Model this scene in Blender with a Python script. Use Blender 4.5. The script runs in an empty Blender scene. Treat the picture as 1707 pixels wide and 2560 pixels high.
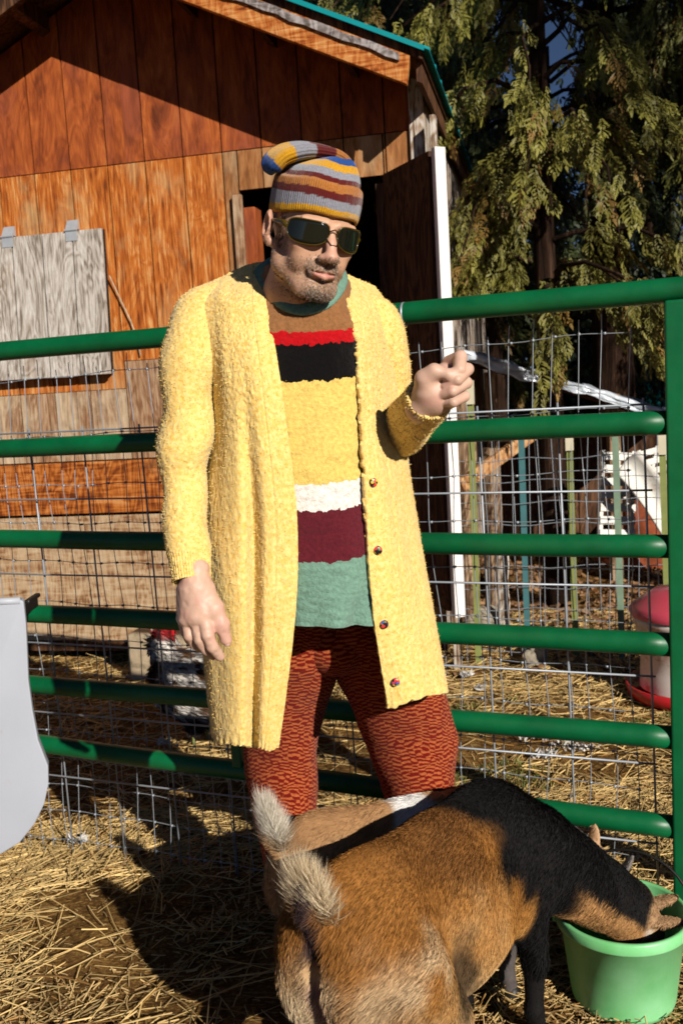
import bpy, bmesh, math, random
import numpy as np
from mathutils import Vector, Matrix, Euler

rnd = random.Random(7)
rng = np.random.default_rng(11)
scene = bpy.context.scene
col = scene.collection

# ------------------------------------------------------------------ camera
CAM_H = 1.27                     # metres above the datum; the ground lies at GZ
GZ = -0.10
PITCH, ROLL, FOC = math.radians(7.05), math.radians(3.35), 2400.0
_fw = np.array([0, math.cos(PITCH), -math.sin(PITCH)])
_u0 = np.array([0, math.sin(PITCH), math.cos(PITCH)])
_r0 = np.array([1.0, 0, 0])
_cr = math.cos(ROLL) * _r0 - math.sin(ROLL) * _u0
_cu = math.sin(ROLL) * _r0 + math.cos(ROLL) * _u0
_C = np.array([0, 0, CAM_H])
cam = bpy.data.cameras.new('camera')
cam.sensor_fit = 'VERTICAL'; cam.sensor_height = 36.0; cam.sensor_width = 24.0
cam.lens = 36.0 * FOC / 2560.0
cam.clip_start = 0.05; cam.clip_end = 600
cam.dof.use_dof = True; cam.dof.focus_distance = 1.85; cam.dof.aperture_fstop = 9.0
camo = bpy.data.objects.new('camera', cam); col.objects.link(camo)
camo.matrix_world = Matrix(((_cr[0], _cu[0], -_fw[0], 0), (_cr[1], _cu[1], -_fw[1], 0),
                            (_cr[2], _cu[2], -_fw[2], CAM_H), (0, 0, 0, 1)))
scene.camera = camo

# ------------------------------------------------------------------ sky and sun
SUN_AZ, SUN_EL = math.radians(29.0), math.radians(25.0)    # light travels to the left and away
LDIR = np.array([-math.sin(SUN_AZ) * math.cos(SUN_EL), math.cos(SUN_AZ) * math.cos(SUN_EL), -math.sin(SUN_EL)])
world = bpy.data.worlds.new('World'); scene.world = world; world.use_nodes = True
wn_ = world.node_tree
sky = wn_.nodes.new('ShaderNodeTexSky'); sky.sky_type = 'NISHITA'; sky.sun_disc = False
sky.sun_elevation = SUN_EL
sky.sun_rotation = math.atan2(-LDIR[0], -LDIR[1])
sky.altitude = 300; sky.air_density = 0.36; sky.dust_density = 0.1; sky.ozone_density = 2.0
bg = wn_.nodes['Background']; bg.inputs['Strength'].default_value = 0.05
wn_.links.new(sky.outputs[0], bg.inputs[0])
sl = bpy.data.lights.new('sun', 'SUN'); sl.energy = 5.0; sl.angle = math.radians(0.5); sl.color = (1.0, 0.94, 0.84)
so = bpy.data.objects.new('sun', sl); col.objects.link(so)
so.rotation_euler = Vector(LDIR).to_track_quat('-Z', 'Y').to_euler()
so.location = (6, -8, 6)

# ------------------------------------------------------------------ exposure and render
scene.view_settings.view_transform = 'Standard'; scene.view_settings.look = 'None'
scene.view_settings.exposure = 0.2; scene.view_settings.gamma = 1.0
scene.view_settings.use_curve_mapping = False
scene.render.engine = 'CYCLES'
scene.cycles.use_denoising = True
scene.cycles.max_bounces = 5; scene.cycles.diffuse_bounces = 1; scene.cycles.glossy_bounces = 2
scene.cycles.transmission_bounces = 4; scene.cycles.transparent_max_bounces = 8
scene.cycles.caustics_reflective = False; scene.cycles.caustics_refractive = False
scene.cycles.filter_width = 1.7

# ------------------------------------------------------------------ helpers
def ray(px, py): return _fw + _cr * (px - 853.5) / FOC - _cu * (py - 1280) / FOC
def at(px, py, Y):
    d = ray(px, py); return _C + d * Y / d[1]
def gnd(px, py, z=GZ):
    d = ray(px, py); return _C + d * (z - CAM_H) / d[2]

def lin(r, g, b):
    f = lambda c: (c / 255 / 12.92) if c / 255 <= 0.04045 else ((c / 255 + 0.055) / 1.055) ** 2.4
    return (f(r), f(g), f(b), 1.0)

def tag(o, label=None, cat=None, group=None, kind=None):
    if label: o['label'] = label
    if cat: o['category'] = cat
    if group: o['group'] = group
    if kind: o['kind'] = kind
    return o

def empty(name, loc=(0, 0, 0)):
    o = bpy.data.objects.new(name, None); o.empty_display_size = 0.1
    o.location = [float(v) for v in loc]; col.objects.link(o); return o

def adopt(o, parent):
    if parent is not None:
        o.parent = parent
        o.matrix_parent_inverse = Matrix.Translation(-Vector(parent.location)) if parent.parent is None else \
            (Matrix.Translation(-Vector(parent.matrix_basis.to_translation())) if False else Matrix.Identity(4))

def link(name, me, m, parent=None, smooth=False):
    o = bpy.data.objects.new(name, me); col.objects.link(o)
    if m is not None: me.materials.append(m)
    if smooth: me.shade_smooth()
    if parent is not None:
        o.parent = parent
        r = parent
        while r.parent is not None: r = r.parent
        if parent.parent is None:        # meshes are written in world coordinates; the root sits at the thing's base
            o.matrix_parent_inverse = Matrix.Translation(-Vector(r.location))
    return o

def npmesh(name, V, faces=None, quads=None, tris=None, cols=None, uv=None):
    """mesh from numpy arrays; quads (n,4) and tris (n,3)"""
    me = bpy.data.meshes.new(name)
    V = np.asarray(V, np.float32)
    loops, starts, tot = [], [], []
    n = 0
    if quads is not None and len(quads):
        q = np.asarray(quads, np.int32); loops.append(q.ravel()); starts.append(np.arange(len(q)) * 4); tot.append(np.full(len(q), 4)); n = len(q) * 4
    if tris is not None and len(tris):
        t = np.asarray(tris, np.int32); loops.append(t.ravel()); starts.append(n + np.arange(len(t)) * 3); tot.append(np.full(len(t), 3))
    L = np.concatenate(loops).astype(np.int32); S = np.concatenate(starts).astype(np.int32)
    me.vertices.add(len(V)); me.vertices.foreach_set('co', V.ravel())
    me.loops.add(len(L)); me.loops.foreach_set('vertex_index', L)
    me.polygons.add(len(S)); me.polygons.foreach_set('loop_start', S)
    if uv is not None:
        l = me.uv_layers.new(name='UVMap')
        l.data.foreach_set('uv', np.asarray(uv, np.float32)[L].ravel())
    me.update(calc_edges=True); me.validate()
    if cols is not None:
        a = me.color_attributes.new('Col', 'FLOAT_COLOR', 'POINT')
        c = np.ones((len(V), 4), np.float32); c[:, :cols.shape[1]] = cols
        a.data.foreach_set('color', c.ravel())
    return me

class MB:
    """collects simple shapes into one mesh"""
    def __init__(s): s.v, s.f = [], []
    def add(s, vs, fs):
        n = len(s.v); s.v += [tuple(map(float, v)) for v in vs]; s.f += [tuple(i + n for i in f) for f in fs]; return s
    def hexa(s, b, t):              # four bottom and four top corners
        return s.add(list(b) + list(t), [(3, 2, 1, 0), (4, 5, 6, 7), (0, 1, 5, 4), (1, 2, 6, 5), (2, 3, 7, 6), (3, 0, 4, 7)])
    def box(s, c, ax, ay, az, hx, hy, hz):
        c, ax, ay, az = [np.asarray(q, float) for q in (c, ax, ay, az)]
        P = lambda i, j, k: c + ax * hx * i + ay * hy * j + az * hz * k
        return s.hexa([P(-1, -1, -1), P(1, -1, -1), P(1, 1, -1), P(-1, 1, -1)], [P(-1, -1, 1), P(1, -1, 1), P(1, 1, 1), P(-1, 1, 1)])
    def beam(s, a, b, w, h, up=(0, 0, 1)):
        a, b = np.asarray(a, float), np.asarray(b, float); d = b - a; L = np.linalg.norm(d); d /= L
        up = np.asarray(up, float); x = np.cross(d, up); x /= np.linalg.norm(x); z = np.cross(x, d)
        return s.box((a + b) / 2, x, d, z, w / 2, L / 2, h / 2)
    def tube(s, pts, r, n=10, caps=True):
        pts = [np.asarray(p, float) for p in pts]; rs = r if hasattr(r, '__len__') else [r] * len(pts)
        vs, fs = [], []; x = None
        for i, p in enumerate(pts):
            d = (pts[min(i + 1, len(pts) - 1)] - pts[max(i - 1, 0)]); d /= np.linalg.norm(d) + 1e-12
            if x is None:
                x = np.cross(d, (0, 0, 1.0))
                if np.linalg.norm(x) < 0.1: x = np.cross(d, (1.0, 0, 0))
            x = x - d * np.dot(x, d); x /= np.linalg.norm(x); y = np.cross(d, x)
            for k in range(n):
                a = 2 * math.pi * k / n; vs.append(p + rs[i] * (math.cos(a) * x + math.sin(a) * y))
        for i in range(len(pts) - 1):
            for k in range(n):
                fs.append((i * n + k, i * n + (k + 1) % n, (i + 1) * n + (k + 1) % n, (i + 1) * n + k))
        if caps: fs += [tuple(range(n - 1, -1, -1)), tuple((len(pts) - 1) * n + k for k in range(n))]
        return s.add(vs, fs)
    def lathe(s, c, prof, n=32, closed=False):
        c = np.asarray(c, float); vs, fs = [], []
        for r, z in prof:
            for k in range(n):
                a = 2 * math.pi * k / n; vs.append(c + (r * math.cos(a), r * math.sin(a), z))
        m = len(prof)
        for i in range(m if closed else m - 1):
            for k in range(n):
                j = (i + 1) % m
                fs.append((i * n + k, i * n + (k + 1) % n, j * n + (k + 1) % n, j * n + k))
        return s.add(vs, fs)
    def prism(s, poly, off):
        poly = [np.asarray(p, float) for p in poly]; off = np.asarray(off, float); n = len(poly)
        return s.add(poly + [p + off for p in poly], [tuple(range(n - 1, -1, -1)), tuple(range(n, 2 * n))] + [(k, (k + 1) % n, n + (k + 1) % n, n + k) for k in range(n)])
    def build(s, name, m, parent=None, smooth=False, bevel=0, seg=2, fix=True):
        me = bpy.data.meshes.new(name); me.from_pydata(s.v, [], s.f)
        if fix:
            bm = bmesh.new(); bm.from_mesh(me); bmesh.ops.recalc_face_normals(bm, faces=bm.faces); bm.to_mesh(me); bm.free()
        me.update()
        o = link(name, me, m, parent, smooth)
        if bevel:
            b = o.modifiers.new('bevel', 'BEVEL'); b.width = bevel; b.segments = seg; b.limit_method = 'ANGLE'
        return o

# value noise ---------------------------------------------------------------
def _hash(i, j, k, seed):
    n = (i.astype(np.int64) * 73856093) ^ (j.astype(np.int64) * 19349663) ^ (k.astype(np.int64) * 83492791) ^ (seed * 2654435)
    n = (n ^ (n >> 13)) * 1274126177 & 0x7fffffff
    n = (n ^ (n >> 16)) & 0xffff
    return n / 32767.5 - 1.0
def vnoise(P, s, seed=0):
    P = np.asarray(P, float) * s
    if P.shape[1] == 2: P = np.concatenate([P, np.zeros((len(P), 1))], 1)
    f = np.floor(P).astype(np.int64); t = P - f; t = t * t * (3 - 2 * t); r = 0
    for a in (0, 1):
        for b in (0, 1):
            for c in (0, 1):
                w = (t[:, 0] if a else 1 - t[:, 0]) * (t[:, 1] if b else 1 - t[:, 1]) * (t[:, 2] if c else 1 - t[:, 2])
                r = r + w * _hash(f[:, 0] + a, f[:, 1] + b, f[:, 2] + c, seed)
    return r
def fbm(P, s, seed=0, o=3):
    return sum(vnoise(P, s * 2 ** i, seed + i) * 0.5 ** i for i in range(o))

# distance fields to meshes --------------------------------------------------
class Field:
    def __init__(s, lo, hi, h):
        s.lo = np.asarray(lo, float); s.h = h
        s.n = np.ceil((np.asarray(hi, float) - s.lo) / h).astype(int) + 1
        s.g = np.full(s.n, 10.0, np.float32)
        s.ax = [s.lo[i] + h * np.arange(s.n[i]) for i in range(3)]
    def _sub(s, lo, hi):
        a = np.clip(np.floor((np.asarray(lo) - s.lo) / s.h).astype(int), 0, s.n); b = np.clip(np.ceil((np.asarray(hi) - s.lo) / s.h).astype(int) + 1, 0, s.n)
        sl_ = tuple(slice(a[i], b[i]) for i in range(3))
        P = np.meshgrid(*[s.ax[i][sl_[i]] for i in range(3)], indexing='ij')
        return sl_, P
    def _mix(s, sl_, d, k, cut):
        g = s.g[sl_]
        if cut: d = -d; hh = np.clip(0.5 - 0.5 * (g - d) / k, 0, 1); s.g[sl_] = g * (1 - hh) + d * hh + k * hh * (1 - hh)
        else: hh = np.clip(0.5 + 0.5 * (g - d) / k, 0, 1); s.g[sl_] = g * (1 - hh) + d * hh - k * hh * (1 - hh)
    def ell(s, c, r, k=0.01, rot=None, cut=False):
        c = np.asarray(c, float); r = np.asarray(r, float) * np.ones(3); m = (r.max() if rot is not None else r) + 2 * k + 3 * s.h
        sl_, P = s._sub(c - m, c + m)
        if min(P[0].shape) == 0: return s
        q = [P[i] - c[i] for i in range(3)]
        if rot is not None:
            M = np.array(Euler(rot).to_matrix().transposed()); q = [sum(M[i][j] * q[j] for j in range(3)) for i in range(3)]
        k0 = np.sqrt(sum((q[i] / r[i]) ** 2 for i in range(3))) + 1e-9; k1 = np.sqrt(sum((q[i] / r[i] ** 2) ** 2 for i in range(3))) + 1e-9
        s._mix(sl_, (k0 * (k0 - 1) / k1).astype(np.float32), k, cut); return s
    def cone(s, a, b, ra, rb, k=0.01, cut=False):
        a, b = np.asarray(a, float), np.asarray(b, float); m = max(ra, rb) + 2 * k + 3 * s.h
        sl_, P = s._sub(np.minimum(a, b) - m, np.maximum(a, b) + m)
        if min(P[0].shape) == 0: return s
        ab = b - a; L = np.dot(ab, ab) + 1e-12
        t = np.clip(sum((P[i] - a[i]) * ab[i] for i in range(3)) / L, 0, 1)
        d = np.sqrt(sum((P[i] - a[i] - t * ab[i]) ** 2 for i in range(3))) - (ra + (rb - ra) * t)
        s._mix(sl_, d.astype(np.float32), k, cut); return s
    def path(s, pts, rs, k=0.01, cut=False):
        for i in range(len(pts) - 1): s.cone(pts[i], pts[i + 1], rs[i], rs[i + 1], k, cut)
        return s
    def mesh(s):
        """surface nets: vertices and quads"""
        g = s.g; S = g < 0; n = s.n - 1
        c = sum(S[a:a + n[0], b:b + n[1], d:d + n[2]].astype(np.int8) for a in (0, 1) for b in (0, 1) for d in (0, 1))
        act = np.argwhere((c > 0) & (c < 8)); idx = -np.ones(tuple(n), np.int64); idx[tuple(act.T)] = np.arange(len(act))
        acc = np.zeros((len(act), 3)); cnt = np.zeros(len(act))
        cor = [(a, b, d) for a in (0, 1) for b in (0, 1) for d in (0, 1)]
        for p in cor:
            for ax in range(3):
                if p[ax] == 0:
                    q = list(p); q[ax] = 1
                    ga = g[act[:, 0] + p[0], act[:, 1] + p[1], act[:, 2] + p[2]].astype(float); gb = g[act[:, 0] + q[0], act[:, 1] + q[1], act[:, 2] + q[2]].astype(float)
                    m = (ga < 0) != (gb < 0); t = np.where(m, ga / np.where(m, ga - gb, 1), 0)
                    pos = np.tile(np.array(p, float), (len(act), 1)); pos[:, ax] += t
                    acc[m] += pos[m]; cnt[m] += 1
        V = s.lo + s.h * (act + acc / np.maximum(cnt, 1)[:, None])
        Q = []
        for ax in range(3):
            o1, o2 = [(1, 2), (2, 0), (0, 1)][ax]
            a = [slice(1, -1)] * 3; a[ax] = slice(0, -1); b = list(a); b[ax] = slice(1, None)
            sa, sb = S[tuple(a)], S[tuple(b)]
            e = np.argwhere(sa != sb)
            if not len(e): continue
            flip = sa[tuple(e.T)]
            e = e + 1; e[:, ax] -= 1
            def I(d1, d2):
                w = e.copy(); w[:, o1] -= d1; w[:, o2] -= d2; return idx[w[:, 0], w[:, 1], w[:, 2]]
            q = np.stack([I(0, 0), I(1, 0), I(1, 1), I(0, 1)], 1)
            q[~flip] = q[~flip][:, ::-1]; Q.append(q)
        Q = np.concatenate(Q); Q = Q[(Q >= 0).all(1)]
        return V, Q

def vnormals(V, Q):
    N = np.zeros_like(V); n = np.cross(V[Q[:, 2]] - V[Q[:, 0]], V[Q[:, -1]] - V[Q[:, 1]])
    for i in range(Q.shape[1]): np.add.at(N, Q[:, i], n)
    return N / (np.linalg.norm(N, axis=1, keepdims=True) + 1e-12)

def relax(V, Q, it=2, w=0.5):
    for _ in range(it):
        A = np.zeros_like(V); c = np.zeros(len(V))
        for i in range(4):
            j = Q[:, (i + 1) % 4]
            np.add.at(A, Q[:, i], V[j]); np.add.at(c, Q[:, i], 1); np.add.at(A, j, V[Q[:, i]]); np.add.at(c, j, 1)
        V = V * (1 - w) + w * A / np.maximum(c, 1)[:, None]
    return V

def cr(P, n):
    """Catmull-Rom resample along axis 0 to n samples"""
    P = np.asarray(P, float); m = len(P); t = np.linspace(0, m - 1, n); i = np.clip(t.astype(int), 0, m - 2); f = (t - i).reshape((-1,) + (1,) * (P.ndim - 1))
    p0, p1, p2, p3 = P[np.clip(i - 1, 0, m - 1)], P[i], P[i + 1], P[np.clip(i + 2, 0, m - 1)]
    return 0.5 * (2 * p1 + (p2 - p0) * f + (2 * p0 - 5 * p1 + 4 * p2 - p3) * f ** 2 + (3 * p1 - p0 - 3 * p2 + p3) * f ** 3)

def loft(grid, closed=False, flip=False):
    """grid (rows, cols, 3) -> V, Q, uv in metres"""
    G = np.asarray(grid, float); R, K = G.shape[:2]
    V = G.reshape(-1, 3); i, j = np.meshgrid(np.arange(R - 1), np.arange(K if closed else K - 1), indexing='ij'); i, j = i.ravel(), j.ravel(); j2 = (j + 1) % K
    Q = np.stack([i * K + j, i * K + j2, (i + 1) * K + j2, (i + 1) * K + j], 1)
    if flip: Q = Q[:, ::-1]
    du = np.linalg.norm(np.diff(G, axis=1), axis=2).mean(0); dv = np.linalg.norm(np.diff(G, axis=0), axis=2).mean(1)
    u = np.concatenate([[0], np.cumsum(du)]); v = np.concatenate([[0], np.cumsum(dv)])
    UV = np.stack(np.meshgrid(u, v), -1).reshape(-1, 2)
    return V, Q, UV

def strands(base, dirs, length, width, colr, bend=None, seg=2, rng_=rng):
    """tapered hair-like ribbons; returns V, quads, tris, colours"""
    n = len(base); L = np.broadcast_to(np.asarray(length, float), (n,))[:, None]; W = np.broadcast_to(np.asarray(width, float), (n,))[:, None]
    d = dirs / (np.linalg.norm(dirs, axis=1, keepdims=True) + 1e-9)
    side = np.cross(d, rng_.normal(size=(n, 3))); side /= np.linalg.norm(side, axis=1, keepdims=True) + 1e-9
    if bend is None: bend = np.zeros((n, 3))
    P0 = base; P1 = base + d * L * 0.55 + bend * L * 0.3; P2 = base + d * L + bend * L
    V = np.stack([P0 - side * W / 2, P0 + side * W / 2, P1 - side * W * 0.42, P1 + side * W * 0.42, P2], 1).reshape(-1, 3)
    o = np.arange(n)[:, None] * 5
    q = o + np.array([[0, 1, 3, 2]]); t = o + np.array([[2, 3, 4]])
    return V, q, t, np.repeat(colr, 5, 0)

def surf_points(V, Q, n, rng_=rng, weight=None):
    a = V[Q[:, 0]]; area = np.linalg.norm(np.cross(V[Q[:, 2]] - a, V[Q[:, 3]] - V[Q[:, 1]]), axis=1)
    if weight is not None: area = area * weight
    f = rng_.choice(len(Q), n, p=area / area.sum()); s, t = rng_.random((2, n, 1))
    q = Q[f]; P = (V[q[:, 0]] * (1 - s) + V[q[:, 1]] * s) * (1 - t) + (V[q[:, 3]] * (1 - s) + V[q[:, 2]] * s) * t
    nn = np.cross(V[q[:, 2]] - V[q[:, 0]], V[q[:, 3]] - V[q[:, 1]]); nn /= np.linalg.norm(nn, axis=1, keepdims=True) + 1e-12
    return P, nn
# ------------------------------------------------------------------ materials
class NT:
    def __init__(s, name):
        s.m = bpy.data.materials.new(name); s.m.use_nodes = True; s.t = s.m.node_tree; s.b = s.t.nodes['Principled BSDF']
    def n(s, typ, **kw):
        nd = s.t.nodes.new(typ)
        for k, v in kw.items():
            if k in nd.inputs: nd.inputs[k].default_value = v
            else: setattr(nd, k, v)
        return nd
    def l(s, a, b): s.t.links.new(a, b); return s
    def coord(s, kind='Object', scale=(1, 1, 1), rand=True, rot=(0, 0, 0)):
        tc = s.n('ShaderNodeTexCoord'); mp = s.n('ShaderNodeMapping'); mp.inputs['Scale'].default_value = scale; mp.inputs['Rotation'].default_value = rot
        s.l(tc.outputs[kind], mp.inputs[0])
        if rand:
            oi = s.n('ShaderNodeObjectInfo'); mu = s.n('ShaderNodeMath', operation='MULTIPLY'); mu.inputs[1].default_value = 37.0
            s.l(oi.outputs['Random'], mu.inputs[0]); s.l(mu.outputs[0], mp.inputs['Location'])
        return mp.outputs[0]
    def noise(s, vec, scale=5, detail=4, rough=0.55, dist=0):
        nd = s.n('ShaderNodeTexNoise', Scale=scale, Detail=detail, Roughness=rough, Distortion=dist); s.l(vec, nd.inputs['Vector']); return nd.outputs['Fac']
    def ramp(s, fac, stops, interp='LINEAR'):
        r = s.n('ShaderNodeValToRGB'); cr_ = r.color_ramp; cr_.interpolation = interp
        while len(cr_.elements) < len(stops): cr_.elements.new(0.5)
        for e, (p, c) in zip(cr_.elements, stops): e.position = p; e.color = c if len(c) == 4 else tuple(c) + (1,)
        s.l(fac, r.inputs[0]); return r.outputs[0]
    def mix(s, fac, a, b, mode='MIX'):
        m = s.n('ShaderNodeMix', data_type='RGBA', blend_type=mode)
        for sock, v in ((m.inputs[0], fac), (m.inputs[6], a), (m.inputs[7], b)):
            if hasattr(v, 'node'): s.l(v, sock)
            else: sock.default_value = v
        return m.outputs[2]
    def math(s, op, a, b=0.0):
        m = s.n('ShaderNodeMath', operation=op)
        for sock, v in ((m.inputs[0], a), (m.inputs[1], b)):
            if hasattr(v, 'node'): s.l(v, sock)
            else: sock.default_value = v
        return m.outputs[0]
    def attr(s, name='Col'):
        a = s.n('ShaderNodeVertexColor', layer_name=name); return a.outputs[0]
    def bump(s, h, strength=0.4, dist=0.002):
        b = s.n('ShaderNodeBump', Strength=strength, Distance=dist); s.l(h, b.inputs['Height']); s.l(b.outputs[0], s.b.inputs['Normal']); return s
    def done(s, color=None, rough=0.7, metal=0.0, spec=0.3, **kw):
        if color is not None:
            if hasattr(color, 'node'): s.l(color, s.b.inputs['Base Color'])
            else: s.b.inputs['Base Color'].default_value = color
        if hasattr(rough, 'node'): s.l(rough, s.b.inputs['Roughness'])
        else: s.b.inputs['Roughness'].default_value = rough
        s.b.inputs['Metallic'].default_value = metal; s.b.inputs['Specular IOR Level'].default_value = spec
        for k, v in kw.items(): s.b.inputs[k].default_value = v
        return s.m

M = {}
def wood(name, stops, grain=(14, 14, 0.9), scale=3.0, swirl=1.6, stain=None, stain_scale=(1.2, 1.2, 0.8), bump=0.35, stain_rng=(0.45, 0.62), rough=0.75, ring=1.0):
    t = NT(name)
    v = t.coord('Object', grain)
    w = t.coord('Object', (2.2, 2.2, 0.55))
    n1 = t.noise(v, scale, 5, 0.6, swirl)
    big = t.noise(w, 3.0, 3, 0.6, 1.0)
    # cathedral figure: rings cut by a warped plane
    rg = t.math('SINE', t.math('MULTIPLY', big, 60.0))
    rg = t.math('MULTIPLY_ADD', rg, 0.12 * ring)
    rg.node.inputs[2].default_value = 0.0
    fac = t.math('ADD', n1, rg)
    c = t.ramp(fac, stops)
    fine = t.noise(t.coord('Object', (90, 90, 3.5)), 4.0, 3, 0.6)
    c = t.mix(t.ramp(fine, [(0.35, (0.45, 0.45, 0.45)), (0.62, (1, 1, 1))]), (0, 0, 0, 1), c, 'MIX') if False else t.mix(1.0, c, t.ramp(fine, [(0.3, (0.62, 0.6, 0.58)), (0.6, (1, 1, 1))]), 'MULTIPLY')
    if stain:
        s2 = t.noise(t.coord('Object', stain_scale), 2.6, 5, 0.62, 0.4)
        c = t.mix(t.ramp(s2, [(stain_rng[0], (0, 0, 0)), (stain_rng[1], (1, 1, 1))]), c, t.mix(1.0, stain, t.ramp(fac, [(0.3, (0.55, 0.55, 0.55)), (0.65, (1, 1, 1))]), 'MULTIPLY'))
    t.bump(t.math('ADD', fac, t.math('MULTIPLY', fine, 0.6)), bump, 0.003)
    M[name] = t.done(c, rough, spec=0.2)
    return M[name]

O = lambda *c: lin(*c)
wood('stained_upper', [(0.25, O(96, 44, 20)), (0.45, O(148, 72, 32)), (0.62, O(176, 92, 42)), (0.8, O(196, 118, 62))], grain=(4, 4, 1.1), scale=2.6, swirl=1.2, ring=0.5, stain=O(150, 76, 48))
wood('stained_lower', [(0.26, O(92, 42, 14)), (0.40, O(160, 82, 28)), (0.54, O(196, 112, 44)), (0.70, O(220, 164, 102))], grain=(22, 22, 1.3), swirl=1.2, ring=0.4, stain=O(196, 150, 100), stain_rng=(0.5, 0.68))
wood('stained_tan', [(0.3, O(110, 66, 32)), (0.5, O(158, 104, 60)), (0.7, O(186, 134, 86))], grain=(5, 5, 1.0), scale=2.2, swirl=1.2, ring=0.4, stain=O(190, 160, 122), stain_rng=(0.5, 0.7))
wood('weathered_brown', [(0.26, O(100, 66, 42)), (0.45, O(146, 108, 78)), (0.6, O(176, 142, 112)), (0.8, O(200, 176, 148))], grain=(22, 22, 1.2), swirl=1.4, ring=0.6, stain=O(200, 176, 146))
wood('weathered_grey', [(0.3, O(120, 108, 96)), (0.45, O(172, 162, 152)), (0.6, O(198, 190, 182)), (0.8, O(216, 210, 204))], grain=(18, 18, 0.8), swirl=1.4, ring=0.9, stain=O(160, 132, 106), stain_rng=(0.62, 0.8), bump=0.25)
wood('bleached', [(0.3, O(88, 62, 42)), (0.45, O(158, 134, 112)), (0.6, O(206, 196, 184)), (0.8, O(228, 222, 214))], grain=(16, 16, 0.7), swirl=1.2, stain=O(140, 92, 52), stain_rng=(0.55, 0.75))
wood('plywood', [(0.30, O(122, 84, 54)), (0.42, O(164, 128, 94)), (0.55, O(186, 156, 122)), (0.75, O(200, 176, 144))], grain=(2.2, 2.2, 16), scale=2.2, swirl=0.8, ring=0.8, stain=O(160, 134, 110), stain_rng=(0.55, 0.8))
wood('orange_beam', [(0.3, O(98, 44, 12)), (0.45, O(150, 78, 26)), (0.6, O(186, 108, 44)), (0.8, O(206, 142, 84))], grain=(1.4, 1.4, 13), scale=3.0, swirl=1.4, stain=O(176, 120, 70), stain_rng=(0.55, 0.75))
wood('rake_wood', [(0.3, O(104, 44, 14)), (0.45, O(172, 92, 34)), (0.6, O(206, 138, 74)), (0.8, O(226, 190, 140))], grain=(2.0, 2.0, 22), scale=2.4, swirl=0.7, ring=0.5)
wood('grey_lath', [(0.3, O(92, 84, 80)), (0.5, O(140, 132, 130)), (0.7, O(176, 170, 170))], grain=(3, 3, 10), scale=3)
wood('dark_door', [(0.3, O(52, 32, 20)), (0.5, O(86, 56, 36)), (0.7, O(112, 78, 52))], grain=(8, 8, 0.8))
wood('brace_wood', [(0.3, O(128, 84, 48)), (0.5, O(180, 130, 84)), (0.7, O(206, 168, 122))], grain=(6, 6, 6), scale=3)
wood('old_post', [(0.3, O(70, 50, 36)), (0.5, O(128, 100, 76)), (0.7, O(176, 150, 122))], grain=(18, 18, 0.9))

def plain(name, c, rough=0.6, metal=0.0, spec=0.4, var=0.25, nscale=6.0, bump=0.0, bscale=60.0, dirt=None, dirt_rng=(0.55, 0.75), **kw):
    t = NT(name); v = t.coord('Object')
    n = t.noise(v, nscale, 5, 0.6)
    cc = t.mix(1.0, c, t.ramp(n, [(0.25, (1 - var,) * 3), (0.75, (1, 1, 1))]), 'MULTIPLY')
    if dirt: cc = t.mix(t.ramp(t.noise(v, nscale * 2.3, 6, 0.7), [(dirt_rng[0], (0, 0, 0)), (dirt_rng[1], (1, 1, 1))]), cc, dirt)
    if bump: t.bump(t.noise(v, bscale, 4, 0.6), bump, 0.004)
    M[name] = t.done(cc, rough, metal, spec, **kw); return M[name]

plain('dark_gap', lin(24, 18, 14), 0.9, var=0.3)
plain('white_trim', lin(232, 226, 222), 0.55, var=0.12, dirt=lin(180, 160, 140), dirt_rng=(0.66, 0.85))
plain('galvanised', lin(184, 188, 194), 0.42, 0.25, 0.5, var=0.25, nscale=20)
plain('zinc_wire', lin(158, 164, 172), 0.45, 0.35, 0.5, var=0.2, nscale=14)
plain('teal_metal', lin(0, 140, 146), 0.4, 0.0, 0.5, var=0.15)
plain('teal_roof', lin(20, 118, 112), 0.45, 0.0, 0.4, var=0.3, dirt=lin(110, 96, 70), dirt_rng=(0.66, 0.85))
plain('lid_plastic', lin(204, 74, 92), 0.3, 0.0, 0.6, var=0.12, nscale=9)  # pinker than the tray: sheen put into the base colour
plain('red_plastic', lin(196, 36, 40), 0.35, 0.0, 0.5, var=0.15, nscale=9, dirt=lin(176, 92, 50), dirt_rng=(0.58, 0.75))
plain('white_plastic', lin(226, 214, 204), 0.5, var=0.15, nscale=8, dirt=lin(178, 126, 90), dirt_rng=(0.5, 0.72))
plain('tub_plastic', lin(172, 176, 186), 0.5, var=0.1, nscale=5, bump=0.08, bscale=12, dirt=lin(168, 146, 122), dirt_rng=(0.62, 0.8))
plain('pallet_plastic', lin(222, 218, 210), 0.55, var=0.2, nscale=7, dirt=lin(150, 120, 96), dirt_rng=(0.56, 0.75))
plain('rust_soil', lin(150, 76, 44), 0.95, var=0.5, nscale=24, bump=0.6)
plain('stone', lin(168, 156, 138), 0.9, var=0.5, nscale=14, bump=0.6, bscale=30, dirt=lin(92, 86, 60))
plain('block', lin(190, 168, 138), 0.9, var=0.35, nscale=10, bump=0.5, bscale=40, dirt=lin(112, 112, 66), dirt_rng=(0.55, 0.7))
plain('plastic_sheet', lin(214, 222, 232), 0.22, 0.0, 0.6, var=0.35, nscale=18, bump=0.5, bscale=14)
plain('black_metal', lin(34, 30, 26), 0.5, 0.3, 0.5)
plain('dark_steel', lin(58, 56, 54), 0.4, 0.8, 0.5)
plain('post_olive', lin(140, 148, 84), 0.6, var=0.3, nscale=20, dirt=lin(110, 70, 44), dirt_rng=(0.66, 0.8))
plain('post_blue', lin(70, 118, 122), 0.6, var=0.3, nscale=20, dirt=lin(96, 84, 66), dirt_rng=(0.66, 0.8))
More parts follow.
